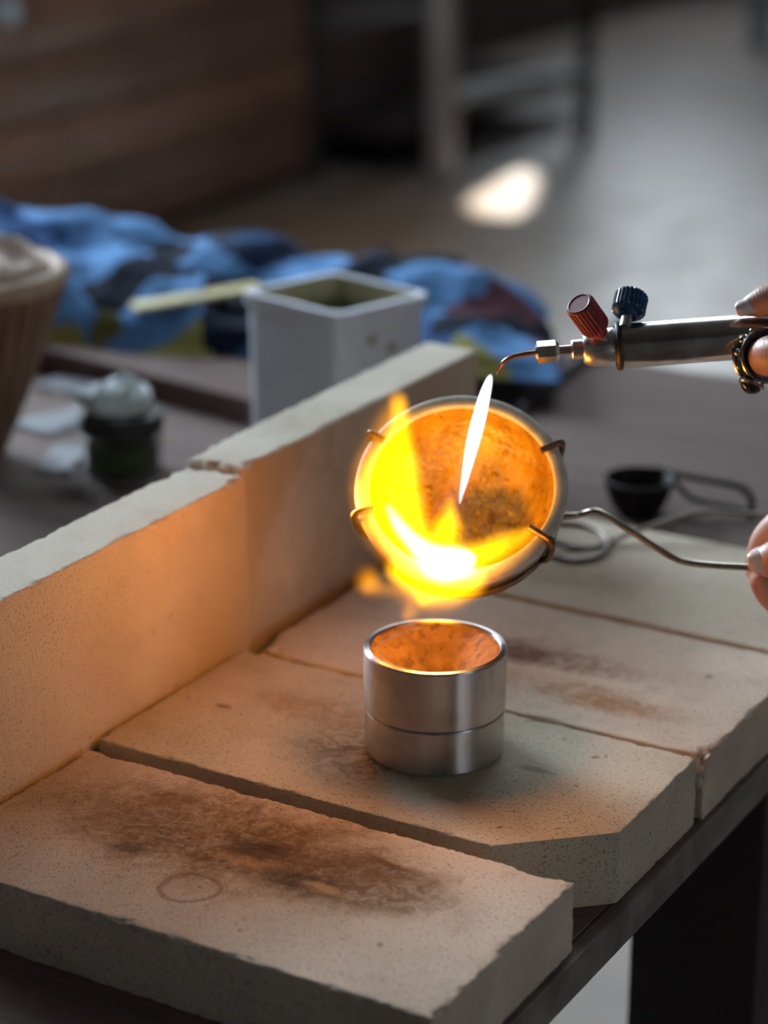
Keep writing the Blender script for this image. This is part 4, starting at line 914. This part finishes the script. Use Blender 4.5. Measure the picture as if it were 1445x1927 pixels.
def gas_field(name, groups, turb=0.0):
    """glowing gas whose density is a smooth field around the given balls; groups = [(balls, reach, colour, strength)]"""
    m = bpy.data.materials.new(name); m.use_nodes = True; t = m.node_tree
    for nd in list(t.nodes): t.nodes.remove(nd)
    L = t.links.new; geo = t.nodes.new('ShaderNodeNewGeometry'); pos = geo.outputs['Position']
    if turb:
        nz = t.nodes.new('ShaderNodeTexNoise'); nz.inputs['Scale'].default_value = 75; nz.inputs['Detail'].default_value = 2; L(pos, nz.inputs['Vector'])
        a = t.nodes.new('ShaderNodeVectorMath'); a.operation = 'SUBTRACT'; L(nz.outputs['Color'], a.inputs[0]); a.inputs[1].default_value = (.5, .5, .5)
        b = t.nodes.new('ShaderNodeVectorMath'); b.operation = 'SCALE'; L(a.outputs[0], b.inputs[0]); b.inputs['Scale'].default_value = turb
        c = t.nodes.new('ShaderNodeVectorMath'); L(b.outputs[0], c.inputs[0]); L(pos, c.inputs[1]); pos = c.outputs[0]
    shaders = []
    for balls, reach, color, strength in groups:
        acc = None
        for c, r in balls:
            d = t.nodes.new('ShaderNodeVectorMath'); d.operation = 'DISTANCE'; L(pos, d.inputs[0]); d.inputs[1].default_value = c
            q = t.nodes.new('ShaderNodeMapRange'); q.interpolation_type = 'SMOOTHSTEP'; L(d.outputs['Value'], q.inputs[0])
            for k, x in zip((1, 2, 3, 4), (r * reach, 0.0, 0.0, 1.0)): q.inputs[k].default_value = x
            if acc is None: acc = q.outputs[0]
            else:
                ad = t.nodes.new('ShaderNodeMath'); L(acc, ad.inputs[0]); L(q.outputs[0], ad.inputs[1]); acc = ad.outputs[0]
        ml = t.nodes.new('ShaderNodeMath'); ml.operation = 'MULTIPLY'; L(acc, ml.inputs[0]); ml.inputs[1].default_value = strength
        e = t.nodes.new('ShaderNodeEmission'); e.inputs[0].default_value = color + (1,); L(ml.outputs[0], e.inputs[1]); shaders.append(e.outputs[0])
    out = t.nodes.new('ShaderNodeOutputMaterial'); sh = shaders[0]
    for x in shaders[1:]:
        ad = t.nodes.new('ShaderNodeAddShader'); L(sh, ad.inputs[0]); L(x, ad.inputs[1]); sh = ad.outputs[0]
    L(sh, out.inputs['Volume']); return m
thin = lambda L_: L_[::2]
o = blob('outer_glow', haze, gas_field('flame_haze', [(haze, 1.6, (1.0, 0.34, 0.0), 34)], 0.006), fl, FO, k=2.3)
o = blob('flame_body', outer, gas_field('flame_yellow', [(outer, 1.5, (1.0, 0.42, 0.0), 112), (mid, 1.4, (1.0, 0.85, 0.0), 120)], 0.004), fl, FO, k=2.3)
o = blob('flame_core', core, gas_field('flame_white', [(core, 1.4, (1.0, 0.92, 0.75), 170)], 0.002), fl, FO, k=2.3)
TO = at(926, 702, TY)
tf = empty('torch_flame', TO, 0); tag(tf, 'thin white hot torch flame pointing down into the crucible', 'flame')
end = dish_pt(866, 945, -0.006); st_ = at(922, 710, TY)
def jet_pts(lst):
    P = []; n = len(lst)
    for px, py, r in lst:
        t = (py - 710) / 235.0; p = at(px, py, st_.y + (end.y - st_.y) * t); P.append((p, r * PX * 0.88))
    return P
J = jet_pts([(924.5, 704, 1.2), (923, 707, 4.5), (921, 713, 7.5), (917, 727, 10.5), (911, 748, 13), (903, 780, 15), (894, 815, 15.5), (886, 848, 13.5), (879, 880, 10.5), (873, 908, 7.5), (868, 930, 5), (865, 948, 2.4)])
sp1 = spline([p for p, r in J], 4); sp2 = [v.x for v in spline([Vector((r, 0, 0)) for p, r in J], 4)]
m = MB(); m.tube(sp1, sp2, 20); m.build('flame_cone', emissive_gas('jet_white', (0.86, 0.95, 1.0), 520), tf, TO)
J2 = jet_pts([(915, 735, 10), (905, 775, 16), (893, 820, 20), (882, 865, 21), (870, 910, 22), (860, 950, 20), (852, 985, 14)])
J2 = [(p, r) for p, r in zip(spline([p for p, r in J2], 2), [v.x for v in spline([Vector((r, 0, 0)) for p, r in J2], 2)])]
J2 += jet_pts([(862, 880, 12), (850, 905, 15), (842, 930, 17), (836, 955, 16)])
blob('flame_envelope', J2, gas_field('jet_violet', [(J2, 1.5, (0.95, 0.40, 0.50), 11)], 0.003), tf, TO, k=2.4)
sc.cycles.volume_step_rate = 0.35
# light given off by the flames
light('pouring_flame_light', 'POINT', dish_pt(790, 1005, -0.004), 0.038, (1.0, 0.46, 0.03), radius=0.008)
light('pouring_flame_light_lip', 'POINT', dish_pt(812, 1112, 0.006), 0.28, (1.0, 0.31, 0.03), radius=0.012)
light('pouring_flame_light_side', 'POINT', dish_pt(652, 950, 0.001), 0.18, (1.0, 0.30, 0.03), radius=0.010)
light('torch_flame_light', 'POINT', dish_pt(890, 850, -0.006), 0.012, (1.0, 0.55, 0.08), radius=0.004)
